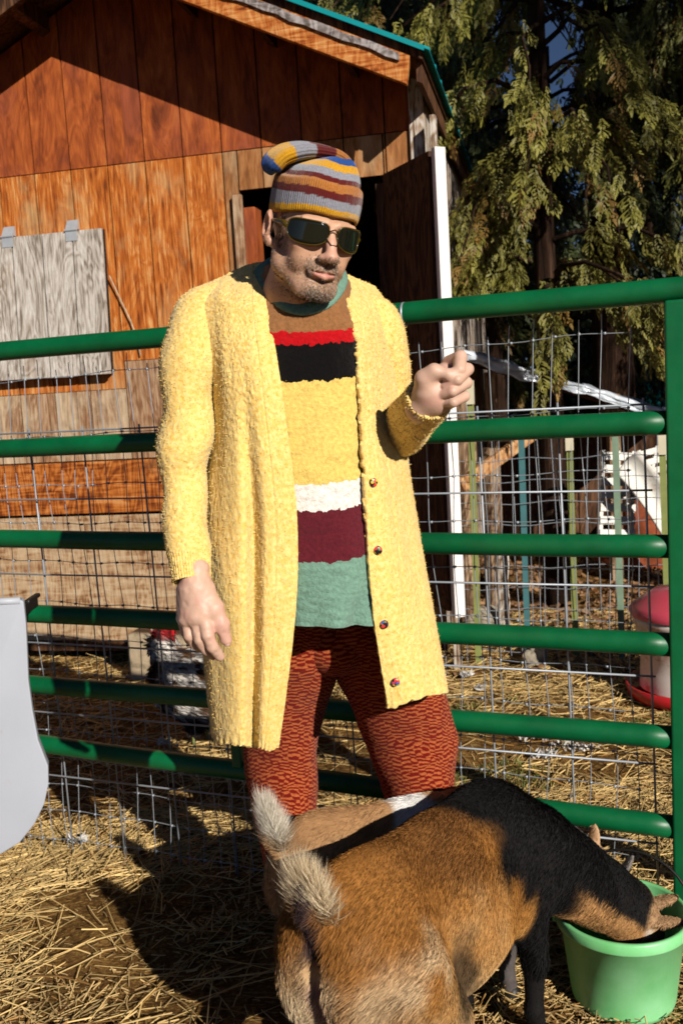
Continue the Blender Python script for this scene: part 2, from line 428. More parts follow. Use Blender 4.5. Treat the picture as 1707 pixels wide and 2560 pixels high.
plain('post_sage', lin(128, 152, 128), 0.6, var=0.3, nscale=20, dirt=lin(110, 80, 54), dirt_rng=(0.64, 0.8))
plain('post_cream', lin(216, 206, 178), 0.6, var=0.2, nscale=20)
plain('lead_skin', lin(186, 128, 118), 0.6)

def green_paint():
    t = NT('green_paint'); v = t.coord('Object')
    n = t.noise(v, 7, 5, 0.6); base = t.ramp(n, [(0.3, lin(0, 78, 42)), (0.7, lin(2, 100, 56))])
    sc = t.noise(t.coord('Object', (3, 3, 30)), 9, 6, 0.7)
    base = t.mix(t.ramp(sc, [(0.70, (0, 0, 0)), (0.78, (0.6, 0.6, 0.6))]), base, lin(70, 150, 110))
    ru = t.noise(t.coord('Object'), 26, 6, 0.75)
    base = t.mix(t.ramp(ru, [(0.76, (0, 0, 0)), (0.82, (1, 1, 1))]), base, lin(150, 128, 84))
    t.bump(n, 0.05, 0.002)
    M['green_paint'] = t.done(base, t.ramp(ru, [(0.3, (0.32,) * 3), (0.7, (0.5,) * 3)]), spec=0.45)
green_paint()

def bucket_mat():
    t = NT('bucket_plastic'); v = t.coord('Object')
    n = t.noise(v, 9, 4, 0.6)
    c = t.ramp(n, [(0.3, lin(112, 196, 120)), (0.7, lin(146, 216, 156))])
    c = t.mix(t.ramp(t.noise(v, 30, 6, 0.7), [(0.62, (0, 0, 0)), (0.8, (0.7,) * 3)]), c, lin(150, 170, 100))
    t.bump(t.noise(t.coord('Object', (1, 1, 22)), 10, 3, 0.6), 0.06, 0.002)
    M['bucket_plastic'] = t.done(c, 0.36, spec=0.45, **{'Subsurface Weight': 0.12, 'Subsurface Radius': (0.01, 0.02, 0.01)})
bucket_mat()

def vcol(name, rough=0.85, var=0.25, nscale=60, bump=0.3, bscale=200, spec=0.15, sheen=0.0, bdist=0.002, **kw):
    t = NT(name); v = t.coord('Object', rand=False); c = t.attr()
    c = t.mix(1.0, c, t.ramp(t.noise(v, nscale, 4, 0.6), [(0.25, (1 - var,) * 3), (0.7, (1, 1, 1))]), 'MULTIPLY')
    if bump: t.bump(t.noise(v, bscale, 3, 0.6), bump, bdist)
    M[name] = t.done(c, rough, spec=spec, **kw)
    if sheen: t.b.inputs['Sheen Weight'].default_value = sheen; t.b.inputs['Sheen Roughness'].default_value = 0.5
    return M[name]
vcol('skin', 0.48, 0.16, 45, 0.25, 320, 0.4, bdist=0.0012, **{'Subsurface Weight': 0.05, 'Subsurface Radius': (0.008, 0.003, 0.0015)})
vcol('fur', 0.7, 0.3, 90, 0.0, spec=0.12)
def tail_mat():
    t = NT('tail_hair'); c = t.attr(); d = t.n('ShaderNodeBsdfDiffuse'); r = t.n('ShaderNodeBsdfTranslucent'); m = t.n('ShaderNodeMixShader'); m.inputs[0].default_value = 0.45
    t.l(c, d.inputs[0]); t.l(c, r.inputs[0]); t.l(d.outputs[0], m.inputs[1]); t.l(r.outputs[0], m.inputs[2]); t.l(m.outputs[0], t.t.nodes['Material Output'].inputs[0]); M['tail_hair'] = t.m
tail_mat()
vcol('fur_skin', 0.8, 0.3, 60, 0.3, 180)
vcol('straw_col', 0.6, 0.25, 40, 0.0, spec=0.3)
vcol('feathers', 0.6, 0.35, 90, 0.4, 140, 0.3)
vcol('beard_hair', 0.6, 0.1, 80, 0.0, spec=0.3)
vcol('leaf', 0.55, 0.3, 30, 0.0, spec=0.3)

def boucle(name, c, c2):
    t = NT(name); v = t.coord('Object', rand=False)
    vo = t.n('ShaderNodeTexVoronoi', Scale=210.0, Randomness=1.0); t.l(v, vo.inputs['Vector'])
    n = t.noise(v, 120, 4, 0.65); big = t.noise(v, 9, 4, 0.6)
    cc = t.ramp(n, [(0.3, c2), (0.62, c)])
    cc = t.mix(1.0, cc, t.ramp(big, [(0.2, (0.9, 0.88, 0.8)), (0.7, (1, 1, 1))]), 'MULTIPLY')
    t.bump(t.math('ADD', n, t.math('MULTIPLY', vo.outputs['Distance'], -0.5)), 0.25, 0.003)
    M[name] = t.done(cc, 0.95, spec=0.05); t.b.inputs['Sheen Weight'].default_value = 0.25; t.b.inputs['Sheen Roughness'].default_value = 0.6
boucle('yellow_boucle', lin(244, 214, 138), lin(226, 180, 84))

def banded(name, bands, wob=0.004, edge=None):
    """bands: list of (z_top, colour) from the top down, in world height, with woolly wobble at the joins"""
    t = NT(name); tc = t.n('ShaderNodeTexCoord'); sx = t.n('ShaderNodeSeparateXYZ'); t.l(tc.outputs['Object'], sx.inputs[0])
    v = t.coord('Object', rand=False)
    z = t.math('ADD', sx.outputs[2], t.math('MULTIPLY', t.math('SUBTRACT', t.noise(v, 70, 3, 0.6), 0.5), wob * 5))
    x2 = t.math('MULTIPLY', t.math('POWER', t.math('SUBTRACT', sx.outputs[0], -0.03), 2.0), 1.1)
    z = t.math('SUBTRACT', z, x2)
    lo = min(b[0] for b in bands) - 0.4; hi = max(b[0] for b in bands)
    f = t.n('ShaderNodeMapRange'); f.inputs['From Min'].default_value = lo; f.inputs['From Max'].default_value = hi; t.l(z, f.inputs[0])
    stops = []
    bs = sorted(bands, key=lambda b: b[0]); prev = 0.0
    for zt, c in bs: stops.append((prev, c)); prev = (zt - lo) / (hi - lo)
    c = t.ramp(f.outputs[0], stops, 'CONSTANT')
    n = t.noise(v, 150, 3, 0.65)
    c = t.mix(1.0, c, t.ramp(n, [(0.3, (0.68,) * 3), (0.65, (1, 1, 1))]), 'MULTIPLY')
    t.bump(n, 0.7, 0.004)
    M[name] = t.done(c, 0.95, spec=0.05); t.b.inputs['Sheen Weight'].default_value = 0.2

zz = lambda py: float(at(780, py, 1.83)[2])
SAGE, BROWN, RED, BLACK, YEL, CREAM, MAR = lin(118, 154, 136), lin(146, 100, 62), lin(180, 14, 22), lin(14, 12, 12), lin(232, 198, 108), lin(238, 230, 222), lin(96, 30, 40)
banded('sweater_wool', [(zz(600), BROWN), (zz(838), RED), (zz(868), BLACK), (zz(957), YEL), (zz(1206), CREAM), (zz(1273), MAR), (zz(1396), SAGE)])
plain('sage_wool', SAGE, 0.95, spec=0.05, var=0.35, nscale=140, bump=0.7, bscale=160)

def trouser_mat():
    t = NT('jacquard_knit'); tc = t.n('ShaderNodeTexCoord')
    w2 = t.n('ShaderNodeTexNoise', Scale=24.0, Detail=3.0); t.l(tc.outputs['UV'], w2.inputs['Vector'])
    w3 = t.n('ShaderNodeTexNoise', Scale=70.0, Detail=2.0); t.l(tc.outputs['UV'], w3.inputs['Vector'])
    ad = t.n('ShaderNodeVectorMath', operation='MULTIPLY_ADD'); t.l(w2.outputs['Color'], ad.inputs[0]); ad.inputs[1].default_value = (0.060, 0.030, 0); t.l(tc.outputs['UV'], ad.inputs[2])
    sx = t.n('ShaderNodeSeparateXYZ'); t.l(ad.outputs[0], sx.inputs[0])
    a = t.math('SINE', t.math('MULTIPLY', sx.outputs[1], 2 * math.pi / 0.0112)); b = t.math('SINE', t.math('MULTIPLY', sx.outputs[0], 2 * math.pi / 0.036))
    b = t.math('MULTIPLY', t.math('SIGN', b), t.math('POWER', t.math('ABSOLUTE', b), 0.4))
    v = t.math('ADD', t.math('MULTIPLY', t.math('MULTIPLY', a, b), 0.5), t.math('MULTIPLY', t.math('SUBTRACT', w3.outputs['Fac'], 0.5), 1.2))
    v = t.math('ADD', v, 0.5)
    f = t.noise(t.coord('Object', rand=False), 260, 3, 0.6)
    c = t.ramp(v, [(0.45, lin(122, 28, 21)), (0.66, lin(190, 100, 56))])
    c = t.mix(1.0, c, t.ramp(f, [(0.3, (0.6,) * 3), (0.65, (1, 1, 1))]), 'MULTIPLY')
    t.bump(t.math('ADD', f, t.math('MULTIPLY', v, -0.4)), 0.6, 0.003)
    M['jacquard_knit'] = t.done(c, 0.95, spec=0.03); t.b.inputs['Sheen Weight'].default_value = 0.06
trouser_mat()

def hat_mat():
    t = NT('striped_knit'); c = t.attr(); tc = t.n('ShaderNodeTexCoord')
    rib = t.n('ShaderNodeTexWave', wave_type='BANDS', bands_direction='X', Scale=70.0, Distortion=1.0, Detail=1.0); t.l(tc.outputs['UV'], rib.inputs['Vector'])
    f = t.noise(t.coord('Object', rand=False), 300, 3, 0.6)
    c = t.mix(1.0, c, t.ramp(f, [(0.3, (0.7,) * 3), (0.65, (1, 1, 1))]), 'MULTIPLY')
    t.bump(t.math('ADD', rib.outputs['Fac'], t.math('MULTIPLY', f, 0.7)), 0.5, 0.003)
    M['striped_knit'] = t.done(c, 0.9, spec=0.05); t.b.inputs['Sheen Weight'].default_value = 0.2
hat_mat()

def button_mat():
    t = NT('button_resin'); vo = t.n('ShaderNodeTexVoronoi', Scale=230.0); t.l(t.coord('Object', rand=True), vo.inputs['Vector'])
    sx = t.n('ShaderNodeSeparateXYZ'); t.l(vo.outputs['Color'], sx.inputs[0])
    c = t.ramp(sx.outputs[0], [(0, lin(30, 26, 30)), (0.3, lin(210, 60, 60)), (0.5, lin(220, 180, 50)), (0.65, lin(50, 90, 170)), (0.8, lin(60, 140, 80)), (0.92, lin(30, 26, 30))], 'CONSTANT')
    M['button_resin'] = t.done(c, 0.25, spec=0.5)
button_mat()
M['lens'] = NT('lens_glass').done(lin(22, 24, 18), 0.06, spec=0.6)
M['frame'] = NT('olive_frame').done(lin(84, 68, 18), 0.2, spec=0.5, **{'Transmission Weight': 0.25})
M['wire_dark'] = NT('bronze_wire').done(lin(70, 50, 30), 0.35, metal=0.8)

def ground_mat():
    t = NT('dirt_and_chaff'); v = t.coord('Object', rand=False)
    n = t.noise(v, 3.0, 8, 0.7); f = t.noise(t.coord('Object', (1, 2.2, 1), rand=False, rot=(0, 0, 0.5)), 60, 6, 0.75)
    c = t.ramp(n, [(0.3, lin(74, 50, 28)), (0.5, lin(122, 86, 46)), (0.7, lin(158, 116, 64))])
    c = t.mix(t.ramp(f, [(0.5, (0, 0, 0)), (0.62, (1, 1, 1))]), c, lin(192, 152, 84))
    c = t.mix(1.0, c, t.ramp(t.noise(v, 38, 5, 0.7), [(0.3, (0.35, 0.33, 0.3)), (0.55, (1, 1, 1))]), 'MULTIPLY')
    t.bump(t.math('ADD', f, t.noise(v, 30, 6, 0.7)), 0.9, 0.02)
    M['dirt'] = t.done(c, 0.95, spec=0.1)
ground_mat()

def bark_mat():
    t = NT('cedar_bark'); v = t.coord('Object', (10, 10, 0.8))
    n = t.noise(v, 3, 6, 0.7, 0.6)
    c = t.ramp(n, [(0.3, lin(22, 15, 11)), (0.55, lin(50, 34, 25)), (0.75, lin(96, 72, 56))])
    t.bump(n, 1.0, 0.03); M['bark'] = t.done(c, 0.95, spec=0.1)
bark_mat()
# ------------------------------------------------------------------ ground
def ground():
    k = np.linspace(-1, 1, 261); xs = 0.4 + 3.2 * k + 240 * np.sign(k) * np.abs(k) ** 9
    j = np.linspace(0, 1, 300); ys = -1.0 + 7.0 * j + 380 * j ** 10
    X, Y = np.meshgrid(np.concatenate([xs]), np.concatenate([[-250, -60, -12, -4], ys])); P = np.stack([X.ravel(), Y.ravel()], 1)
    near = np.exp(-((P[:, 0] / 9) ** 2 + ((P[:, 1] - 4) / 9) ** 2))
    z = GZ + near * (0.018 * fbm(P, 3.0, 3, 4) + 0.010 * fbm(P, 14.0, 8, 3)) + 0.05 * (1 - near) * fbm(P, 0.12, 5, 3)
    V = np.column_stack([P, z]); R, K = X.shape
    i, jj = np.meshgrid(np.arange(R - 1), np.arange(K - 1), indexing='ij'); i, jj = i.ravel(), jj.ravel()
    Q = np.stack([i * K + jj, i * K + jj + 1, (i + 1) * K + jj + 1, (i + 1) * K + jj], 1)
    tag(link('ground', npmesh('ground', V, quads=Q), M['dirt'], smooth=True), kind='structure')
ground()
def gz(P):
    P = np.asarray(P, float)
    return GZ + 0.018 * fbm(P, 3.0, 3, 4) + 0.010 * fbm(P, 14.0, 8, 3)

# ------------------------------------------------------------------ barn
WB = math.radians(12.5); WG = np.array([math.cos(WB), -math.sin(WB), 0]); WN = np.array([math.sin(WB), math.cos(WB), 0])
W0 = at(300, 1280, 5.05); W0[2] = 0
def W(u, o, z): return W0 + WG * u - WN * o + np.array([0, 0, z])          # along the wall, out from it, up
RIDGE_U, RIDGE_Z, SLOPE = 0.20, 3.447, 0.484
UL, UR = -1.32, 1.70
def roofz(u): return RIDGE_Z - SLOPE * abs(u - RIDGE_U)
barn = empty('barn', W(0.2, 0, GZ))
tag(barn, 'orange-stained plywood barn with a gable roof and dark open doorway', 'barn')
def slab(name, u0, u1, z0, z1, o0, o1, m, parent, bevel=0.0, top=None):
    t0, t1 = (z1, z1) if top is None else (top(u0), top(u1))
    mb = MB().hexa([W(u0, o0, z0), W(u1, o0, z0), W(u1, o1, z0), W(u0, o1, z0)], [W(u0, o0, t0), W(u1, o0, t1), W(u1, o1, t1), W(u0, o1, t0)])
    return mb.build(name, m, parent, bevel=bevel)
# dark sheathing behind the boards, with the doorway left open
under = lambda u: roofz(u) - 0.06
def sheath(u0, u1, z0, z1, top=None): return slab('sheathing', u0, u1, z0, z1, -0.04, -0.012, M['dark_gap'], barn, top=top)
sheath(UL, RIDGE_U, 0.02, 3, under); sheath(RIDGE_U, 0.779, 0.02, 3, under); sheath(1.501, UR, 0.02, 3, under); sheath(0.779, 1.501, 2.287, 3, under)
HEAD_Z = 2.4755
gro = [-0.310 + 0.2027 * k for k in range(-5, 11)]
gro = [UL] + [g for g in gro if UL + 0.02 < g < UR - 0.05] + [UR]
cut = lambda a, b, pts: [a] + sorted(p for p in pts if a < p < b) + [b]
for a, b in zip(gro[:-1], gro[1:]):
    seg = cut(a, b, [RIDGE_U])
    for a2, b2 in zip(seg[:-1], seg[1:]):
        slab('board', a2 + (0.004 if a2 == a else 0), b2 - (0.004 if b2 == b else 0), HEAD_Z + 0.0025, 3, -0.012, rnd.uniform(0, 0.0025), M['stained_upper'], barn, top=lambda u: roofz(u) - 0.065)
    # lower tier
    mid = (a + b) / 2
    for (c0, c1) in [(a, b)]:
        pieces = []
        for s0, s1 in zip(cut(c0, c1, [0.779, 1.501])[:-1], cut(c0, c1, [0.779, 1.501])[1:]):
            m = (s0 + s1) / 2
            lo = 2.287 if 0.779 < m < 1.501 else (0.995 if m < 0.779 else 0.02)
            mat_ = M['stained_tan'] if m > 0.68 else M['stained_lower']
            if lo < 1.5 and m < 0.15:
                slab('board', s0 + 0.004, s1 - 0.004, 1.36, HEAD_Z - 0.0025, -0.012, rnd.uniform(0, 0.0025), mat_, barn)
                slab('board', s0 + 0.004, s1 - 0.004, lo, 1.357, -0.012, rnd.uniform(0, 0.0025), M['weathered_brown'], barn)
            elif lo < 1.5 and m < 0.779:
                slab('board', s0 + 0.004, s1 - 0.004, 1.5, HEAD_Z - 0.0025, -0.012, rnd.uniform(0, 0.0025), mat_, barn)
                slab('board', s0 + 0.004, s1 - 0.004, lo, 1.497, -0.012, rnd.uniform(0, 0.0025), M['weathered_brown'], barn)
            else:
                slab('board', s0 + 0.004, s1 - 0.004, lo, HEAD_Z - 0.0025, -0.012, rnd.uniform(0, 0.0025), mat_, barn)
# horizontal beam, plywood skirt
slab('skirt_beam', UL, 0.775, 0.716, 0.988, -0.012, 0.034, M['orange_beam'], barn, bevel=0.004)
slab('skirt_panel', UL, -0.21, 0.02, 0.700, -0.012, 0.008, M['plywood'], barn, bevel=0.002)
slab('skirt_panel', -0.206, 0.775, 0.02, 0.700, -0.012, 0.010, M['plywood'], barn, bevel=0.002)
# bleached corner trim
slab('corner_trim', 1.635, 1.703, HEAD_Z - 0.16, 2.70, 0.004, 0.024, M['bleached'], barn, bevel=0.002)
slab('header_trim', 0.748, 0.795, 0.9, 2.262, 0.004, 0.03, M['weathered_brown'], barn, bevel=0.003)
slab('door_jamb', 0.797, 0.855, 0.02, 2.20, -0.10, 0.012, M['stained_upper'], barn, bevel=0.003)
slab('door_jamb', 1.455, 1.499, 0.02, 2.25, -0.10, 0.0, M['dark_door'], barn, bevel=0.003)
# side and back walls, inside floor
def sidewall():
    dep = 4.0; n = 14; w = dep / n
    for k in range(n):
        a, b = 0.003 + k * w, (k + 1) * w - 0.004
        z1 = roofz(UR) - 0.06
        MB().hexa([W(UR - 0.02, -a, 0.02), W(UR + 0.006, -a, 0.02), W(UR + 0.006, -b, 0.02), W(UR - 0.02, -b, 0.02)],
                  [W(UR - 0.02, -a, z1), W(UR + 0.006, -a, z1), W(UR + 0.006, -b, z1), W(UR - 0.02, -b, z1)]).build('side_board', M['bleached'], barn)
    MB().hexa([W(UL, 0, 0.02), W(UL + 0.03, 0, 0.02), W(UL + 0.03, -dep, 0.02), W(UL, -dep, 0.02)],
              [W(UL, 0, 2.7), W(UL + 0.03, 0, 2.7), W(UL + 0.03, -dep, 2.7), W(UL, -dep, 2.7)]).build('side_wall', M['weathered_brown'], barn)
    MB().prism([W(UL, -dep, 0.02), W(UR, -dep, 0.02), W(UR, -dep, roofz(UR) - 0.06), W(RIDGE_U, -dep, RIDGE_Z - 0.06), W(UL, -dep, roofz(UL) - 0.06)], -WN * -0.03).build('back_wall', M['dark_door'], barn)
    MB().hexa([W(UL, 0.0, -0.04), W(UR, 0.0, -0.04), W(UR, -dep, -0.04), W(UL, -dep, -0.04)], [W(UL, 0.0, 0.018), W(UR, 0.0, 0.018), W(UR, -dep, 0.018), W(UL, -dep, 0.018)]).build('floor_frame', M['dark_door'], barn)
sidewall()
# hatch with strap hinges: the flap stands a little off the wall at its foot
hatch = MB().hexa([W(-0.62, 0.02, 1.445), W(0.045, 0.02, 1.445), W(0.045, 0.05, 1.445), W(-0.62, 0.05, 1.445)],
                  [W(-0.62, 0.0045, 2.165), W(0.055, 0.0045, 2.165), W(0.055, 0.012, 2.165), W(-0.62, 0.012, 2.165)]).build('hatch', M['dark_gap'], barn)
hb = [-0.62, -0.455, -0.285, -0.115, 0.05]
for a, b in zip(hb[:-1], hb[1:]):
    MB().hexa([W(a + 0.004, 0.052, 1.437), W(b - 0.004, 0.052, 1.437), W(b - 0.004, 0.076, 1.437), W(a + 0.004, 0.076, 1.437)],
              [W(a + 0.006, 0.0135, 2.168), W(b - 0.002, 0.0135, 2.168), W(b - 0.002, 0.035, 2.168), W(a + 0.006, 0.035, 2.168)]).build('hatch_board', M['weathered_grey'], hatch, bevel=0.002)
for u in (-0.475, -0.115):
    mb = MB(); c = W(u, 0, 2.17)
    mb.hexa([W(u - 0.031, 0.036, 2.118), W(u + 0.031, 0.036, 2.118), W(u + 0.031, 0.041, 2.118), W(u - 0.031, 0.041, 2.118)], [W(u - 0.031, 0.036, 2.168), W(u + 0.031, 0.036, 2.168), W(u + 0.031, 0.041, 2.168), W(u - 0.031, 0.041, 2.168)])
    mb.hexa([W(u - 0.031, 0.0035, 2.176), W(u + 0.031, 0.0035, 2.176), W(u + 0.031, 0.041, 2.176), W(u - 0.031, 0.041, 2.176)], [W(u - 0.031, 0.0035, 2.226), W(u + 0.031, 0.0035, 2.226), W(u + 0.031, 0.009, 2.226), W(u - 0.031, 0.009, 2.226)])
    mb.tube([W(u - 0.034, 0.042, 2.172), W(u + 0.034, 0.042, 2.172)], 0.006, 8)
    mb.build('hinge', M['galvanised'], hatch)
# a cord hanging from the hatch
MB().tube([W(0.07, 0.03, 1.93), W(0.11, 0.02, 1.82), W(0.16, 0.02, 1.70), W(0.19, 0.02, 1.60), W(0.20, 0.02, 1.52)], 0.004, 6).build('pull_cord', M['weathered_brown'], barn)
# roof -------------------------------------------------------------------
OV, DEP = 0.40, 4.15
def roof_side(sg):
    ue = 1.755 if sg > 0 else -1.36
    def P(u, o, dz): return W(u, o, roofz(u) + dz)
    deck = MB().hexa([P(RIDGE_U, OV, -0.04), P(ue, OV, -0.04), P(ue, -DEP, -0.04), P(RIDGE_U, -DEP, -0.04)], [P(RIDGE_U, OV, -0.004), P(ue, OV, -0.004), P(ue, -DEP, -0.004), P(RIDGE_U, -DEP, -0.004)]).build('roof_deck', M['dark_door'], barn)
    me = MB(); n = 12
    L = ue - RIDGE_U
    me.hexa([P(RIDGE_U, OV + 0.03, 0.0), P(ue + 0.03 * sg, OV + 0.03, 0.0), P(ue + 0.03 * sg, -DEP, 0.0), P(RIDGE_U, -DEP, 0.0)], [P(RIDGE_U, OV + 0.03, 0.006), P(ue + 0.03 * sg, OV + 0.03, 0.006), P(ue + 0.03 * sg, -DEP, 0.006), P(RIDGE_U, -DEP, 0.006)])
    k = OV
    while k > -DEP:
        me.hexa([P(RIDGE_U, k, 0.0065), P(ue + 0.03 * sg, k, 0.0065), P(ue + 0.03 * sg, k - 0.03, 0.0065), P(RIDGE_U, k - 0.03, 0.0065)], [P(RIDGE_U, k - 0.008, 0.022), P(ue + 0.03 * sg, k - 0.008, 0.022), P(ue + 0.03 * sg, k - 0.022, 0.022), P(RIDGE_U, k - 0.022, 0.022)]); k -= 0.23
    rm = me.build('roof_metal', M['teal_metal'], barn)
    # drip edge, weathered lath and rake board along the gable overhang
    MB().hexa([P(RIDGE_U, OV + 0.032, -0.012), P(ue + 0.01 * sg, OV + 0.032, -0.012), P(ue + 0.01 * sg, OV + 0.036, -0.012), P(RIDGE_U, OV + 0.036, -0.012)], [P(RIDGE_U, OV + 0.032, 0.010), P(ue + 0.01 * sg, OV + 0.032, 0.010), P(ue + 0.01 * sg, OV + 0.036, 0.010), P(RIDGE_U, OV + 0.036, 0.010)]).build('drip_edge', M['teal_metal'], barn)
    # ragged grey lath
    pts_t, pts_b = [], []
    uu = np.linspace(RIDGE_U, ue - 0.10 * sg, 26)
    for i, u in enumerate(uu):
        pts_t.append(P(u, OV + 0.006, -0.052 + 0.004 * math.sin(i * 1.7))); pts_b.append(P(u, OV + 0.006, -0.088 + 0.010 * rnd.uniform(-1, 1)))
    mb = MB()
    for i in range(25): mb.hexa([pts_b[i], pts_b[i + 1], pts_b[i + 1] - WN * 0.012, pts_b[i] - WN * 0.012], [pts_t[i], pts_t[i + 1], pts_t[i + 1] - WN * 0.012, pts_t[i] - WN * 0.012])
    mb.build('rake_lath', M['grey_lath'], barn)
    MB().hexa([P(RIDGE_U, OV - 0.035, -0.168), P(ue - 0.075 * sg, OV - 0.035, -0.168), P(ue - 0.075 * sg, OV + 0.004, -0.168), P(RIDGE_U, OV + 0.004, -0.168)], [P(RIDGE_U, OV - 0.035, -0.042), P(ue - 0.055 * sg, OV - 0.035, -0.042), P(ue - 0.055 * sg, OV + 0.004, -0.042), P(RIDGE_U, OV + 0.004, -0.042)]).build('rake_board', M['rake_wood'] if sg > 0 else M['dark_door'], barn, bevel=0.003)  # left board takes dark wood to stand in for shade under the eave
    # eave fascia
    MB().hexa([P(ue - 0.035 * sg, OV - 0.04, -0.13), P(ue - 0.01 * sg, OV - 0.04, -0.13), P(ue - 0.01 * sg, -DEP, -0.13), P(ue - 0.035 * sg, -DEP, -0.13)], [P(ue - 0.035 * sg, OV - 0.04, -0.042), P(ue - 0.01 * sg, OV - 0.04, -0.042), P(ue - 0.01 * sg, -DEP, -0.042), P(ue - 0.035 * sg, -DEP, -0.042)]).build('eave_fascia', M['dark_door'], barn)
    for o in (0.0,):
        pass
    for f in (0.25, 0.5, 0.75):     # lookouts under the overhang
        u = RIDGE_U + f * (ue - RIDGE_U)
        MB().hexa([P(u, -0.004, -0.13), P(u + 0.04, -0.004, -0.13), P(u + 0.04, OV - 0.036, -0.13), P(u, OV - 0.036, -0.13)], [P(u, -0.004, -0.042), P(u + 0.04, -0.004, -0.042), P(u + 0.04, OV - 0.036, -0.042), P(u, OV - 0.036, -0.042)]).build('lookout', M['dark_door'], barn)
roof_side(1); roof_side(-1)
# open door ---------------------------------------------------------------
hp, fp = W(1.512, 0.03, 0), np.array([0.500, 4.235, 0]); dd = (fp - hp); dl = np.linalg.norm(dd); dd /= dl; dn = np.array([dd[1], -dd[0], 0])
ZU = np.array([0, 0, 1.0])
door = MB().box((hp + fp) / 2 + ZU * 1.268 - dd * 0.03, dd, dn, ZU, dl / 2 - 0.031, 0.015, 1.012).build('door', M['dark_door'], barn)
MB().box(fp + ZU * 1.26, dd, dn, ZU, 0.016, 0.026, 1.02).build('door_edge', M['white_trim'], door, bevel=0.003)
for z in (0.45, 1.3, 2.1):
    MB().box((hp + fp) / 2 + ZU * z - dn * 0.026 - dd * 0.03, dd, dn, ZU, dl / 2 - 0.04, 0.0105, 0.045).build('door_batten', M['dark_door'], door)
# rough props standing at the barn's corner
cp = W(1.755, 0.10, 0)
MB().box(cp + ZU * 1.2, WG, WN, ZU, 0.014, 0.03, 1.30).build('corner_post', M['bleached'], barn, bevel=0.003)

blk = gnd(410, 1705); 
mb = MB(); mb.box(np.array([blk[0], blk[1] + 0.1, GZ + 0.12]), WG, WN, ZU, 0.155, 0.10, 0.125)
tag(mb.build('concrete_block', M['block'], bevel=0.015, seg=3), 'mossy pale block on the straw against the barn foot', 'block')
# ------------------------------------------------------------------ the green gate
GA = math.radians(22.0); GG = np.array([math.cos(GA), -math.sin(GA), 0]); GN = np.array([math.sin(GA), math.cos(GA), 0])
GK = 0.935; G0 = at(853, 1280, 2.58 * GK); G0[2] = 0
def Gp(u, o, z): return G0 + GG * (u * GK) + GN * o + np.array([0, 0, CAM_H + (z - CAM_H) * GK])          # along the gate, behind it, up
gate = empty('gate', Gp(0, 0, GZ)); tag(gate, 'green tubular steel farm gate with wire mesh behind the man', 'gate')
RZ = [(1.455, 1.464), (1.161, 1.155), (0.874, 0.862), (0.635, 0.620), (0.405, 0.383), (0.206, 0.155)]
U0, U1 = -1.75, 0.838
def rail(z0, z1, top=False):
    f = lambda u: z0 + (z1 - z0) * (u + 1.1) / 1.93
    us = list(np.linspace(U0, U1 - 0.06, 12)); rs = [0.0268] * 12
    if top: us += [U1 + 0.03, U1 + 0.5]; rs += [0.0268, 0.0268]
    else:
        us.append(U1 + 0.012); rs.append(0.0268)
    pts = [Gp(u, 0, f(u) + 0.002 * math.sin(u * 5 + z0 * 9)) for u in us]
    MB().tube(pts, rs, 20).build('rail', M['green_paint'], gate, smooth=True)
for i, (a, b) in enumerate(RZ): rail(a, b, i == 0)
MB().box(Gp(U1 + 0.036, -0.002, 0.705), GG, GN, ZU, 0.034, 0.03, 0.685).build('upright', M['green_paint'], gate, bevel=0.006, seg=3)
MB().box(Gp(U1 + 0.46, -0.002, 0.705), GG, GN, ZU, 0.034, 0.03, 0.685).build('upright', M['green_paint'], gate, bevel=0.006, seg=3)
MB().beam(Gp(-0.365, 0.0, 0.20), Gp(-0.40, 0.034, 1.43), 0.05, 0.03, up=GG).build('stay', M['green_paint'], gate, bevel=0.005)
MB().beam(Gp(-1.60, 0.034, 0.20), Gp(-1.60, 0.034, 1.43), 0.05, 0.03, up=GG).build('stay', M['green_paint'], gate, bevel=0.005)
# a white sticker ring on the top rail
sp = Gp(0.205, 0, 1.4605)
MB().tube([sp - GG * 0.003, sp + GG * 0.003], 0.0292, 20).build('wire_tie', M['zinc_wire'], gate, smooth=True)
# stiff stock panel: every rod its own part, shared meshes
def rod(p, q, r, name, parent, m='zinc_wire', n=6, bow=0.004):
    p, q = np.asarray(p), np.asarray(q); pts = []
    for t in (0, 0.33, 0.66, 1): pts.append(p + (q - p) * t + np.array([0, 0, 0]) + GN * bow * rnd.uniform(-1, 1) + ZU * 0.4 * bow * rnd.uniform(-1, 1))
    return MB().tube(pts, r, n).build(name, M[m], parent, smooth=True, fix=False)
hz = [1.2, 1.02, 0.905, 0.765, 0.60, 0.475, 0.335, 0.215, 0.11, 0.015]
for z in (1.205, 0.995, 0.755, 0.53, 0.30, 0.085): rod(Gp(-1.75, 0.040, z), Gp(0.80, 0.040, z - 0.004), 0.0027, 'panel_rod', gate)
k = -1.66
while k < 0.80:
    rod(Gp(k + 0.004, 0.047, -0.205), Gp(k - 0.012, 0.047, 1.215), 0.0027, 'panel_rod', gate); k += 0.2045
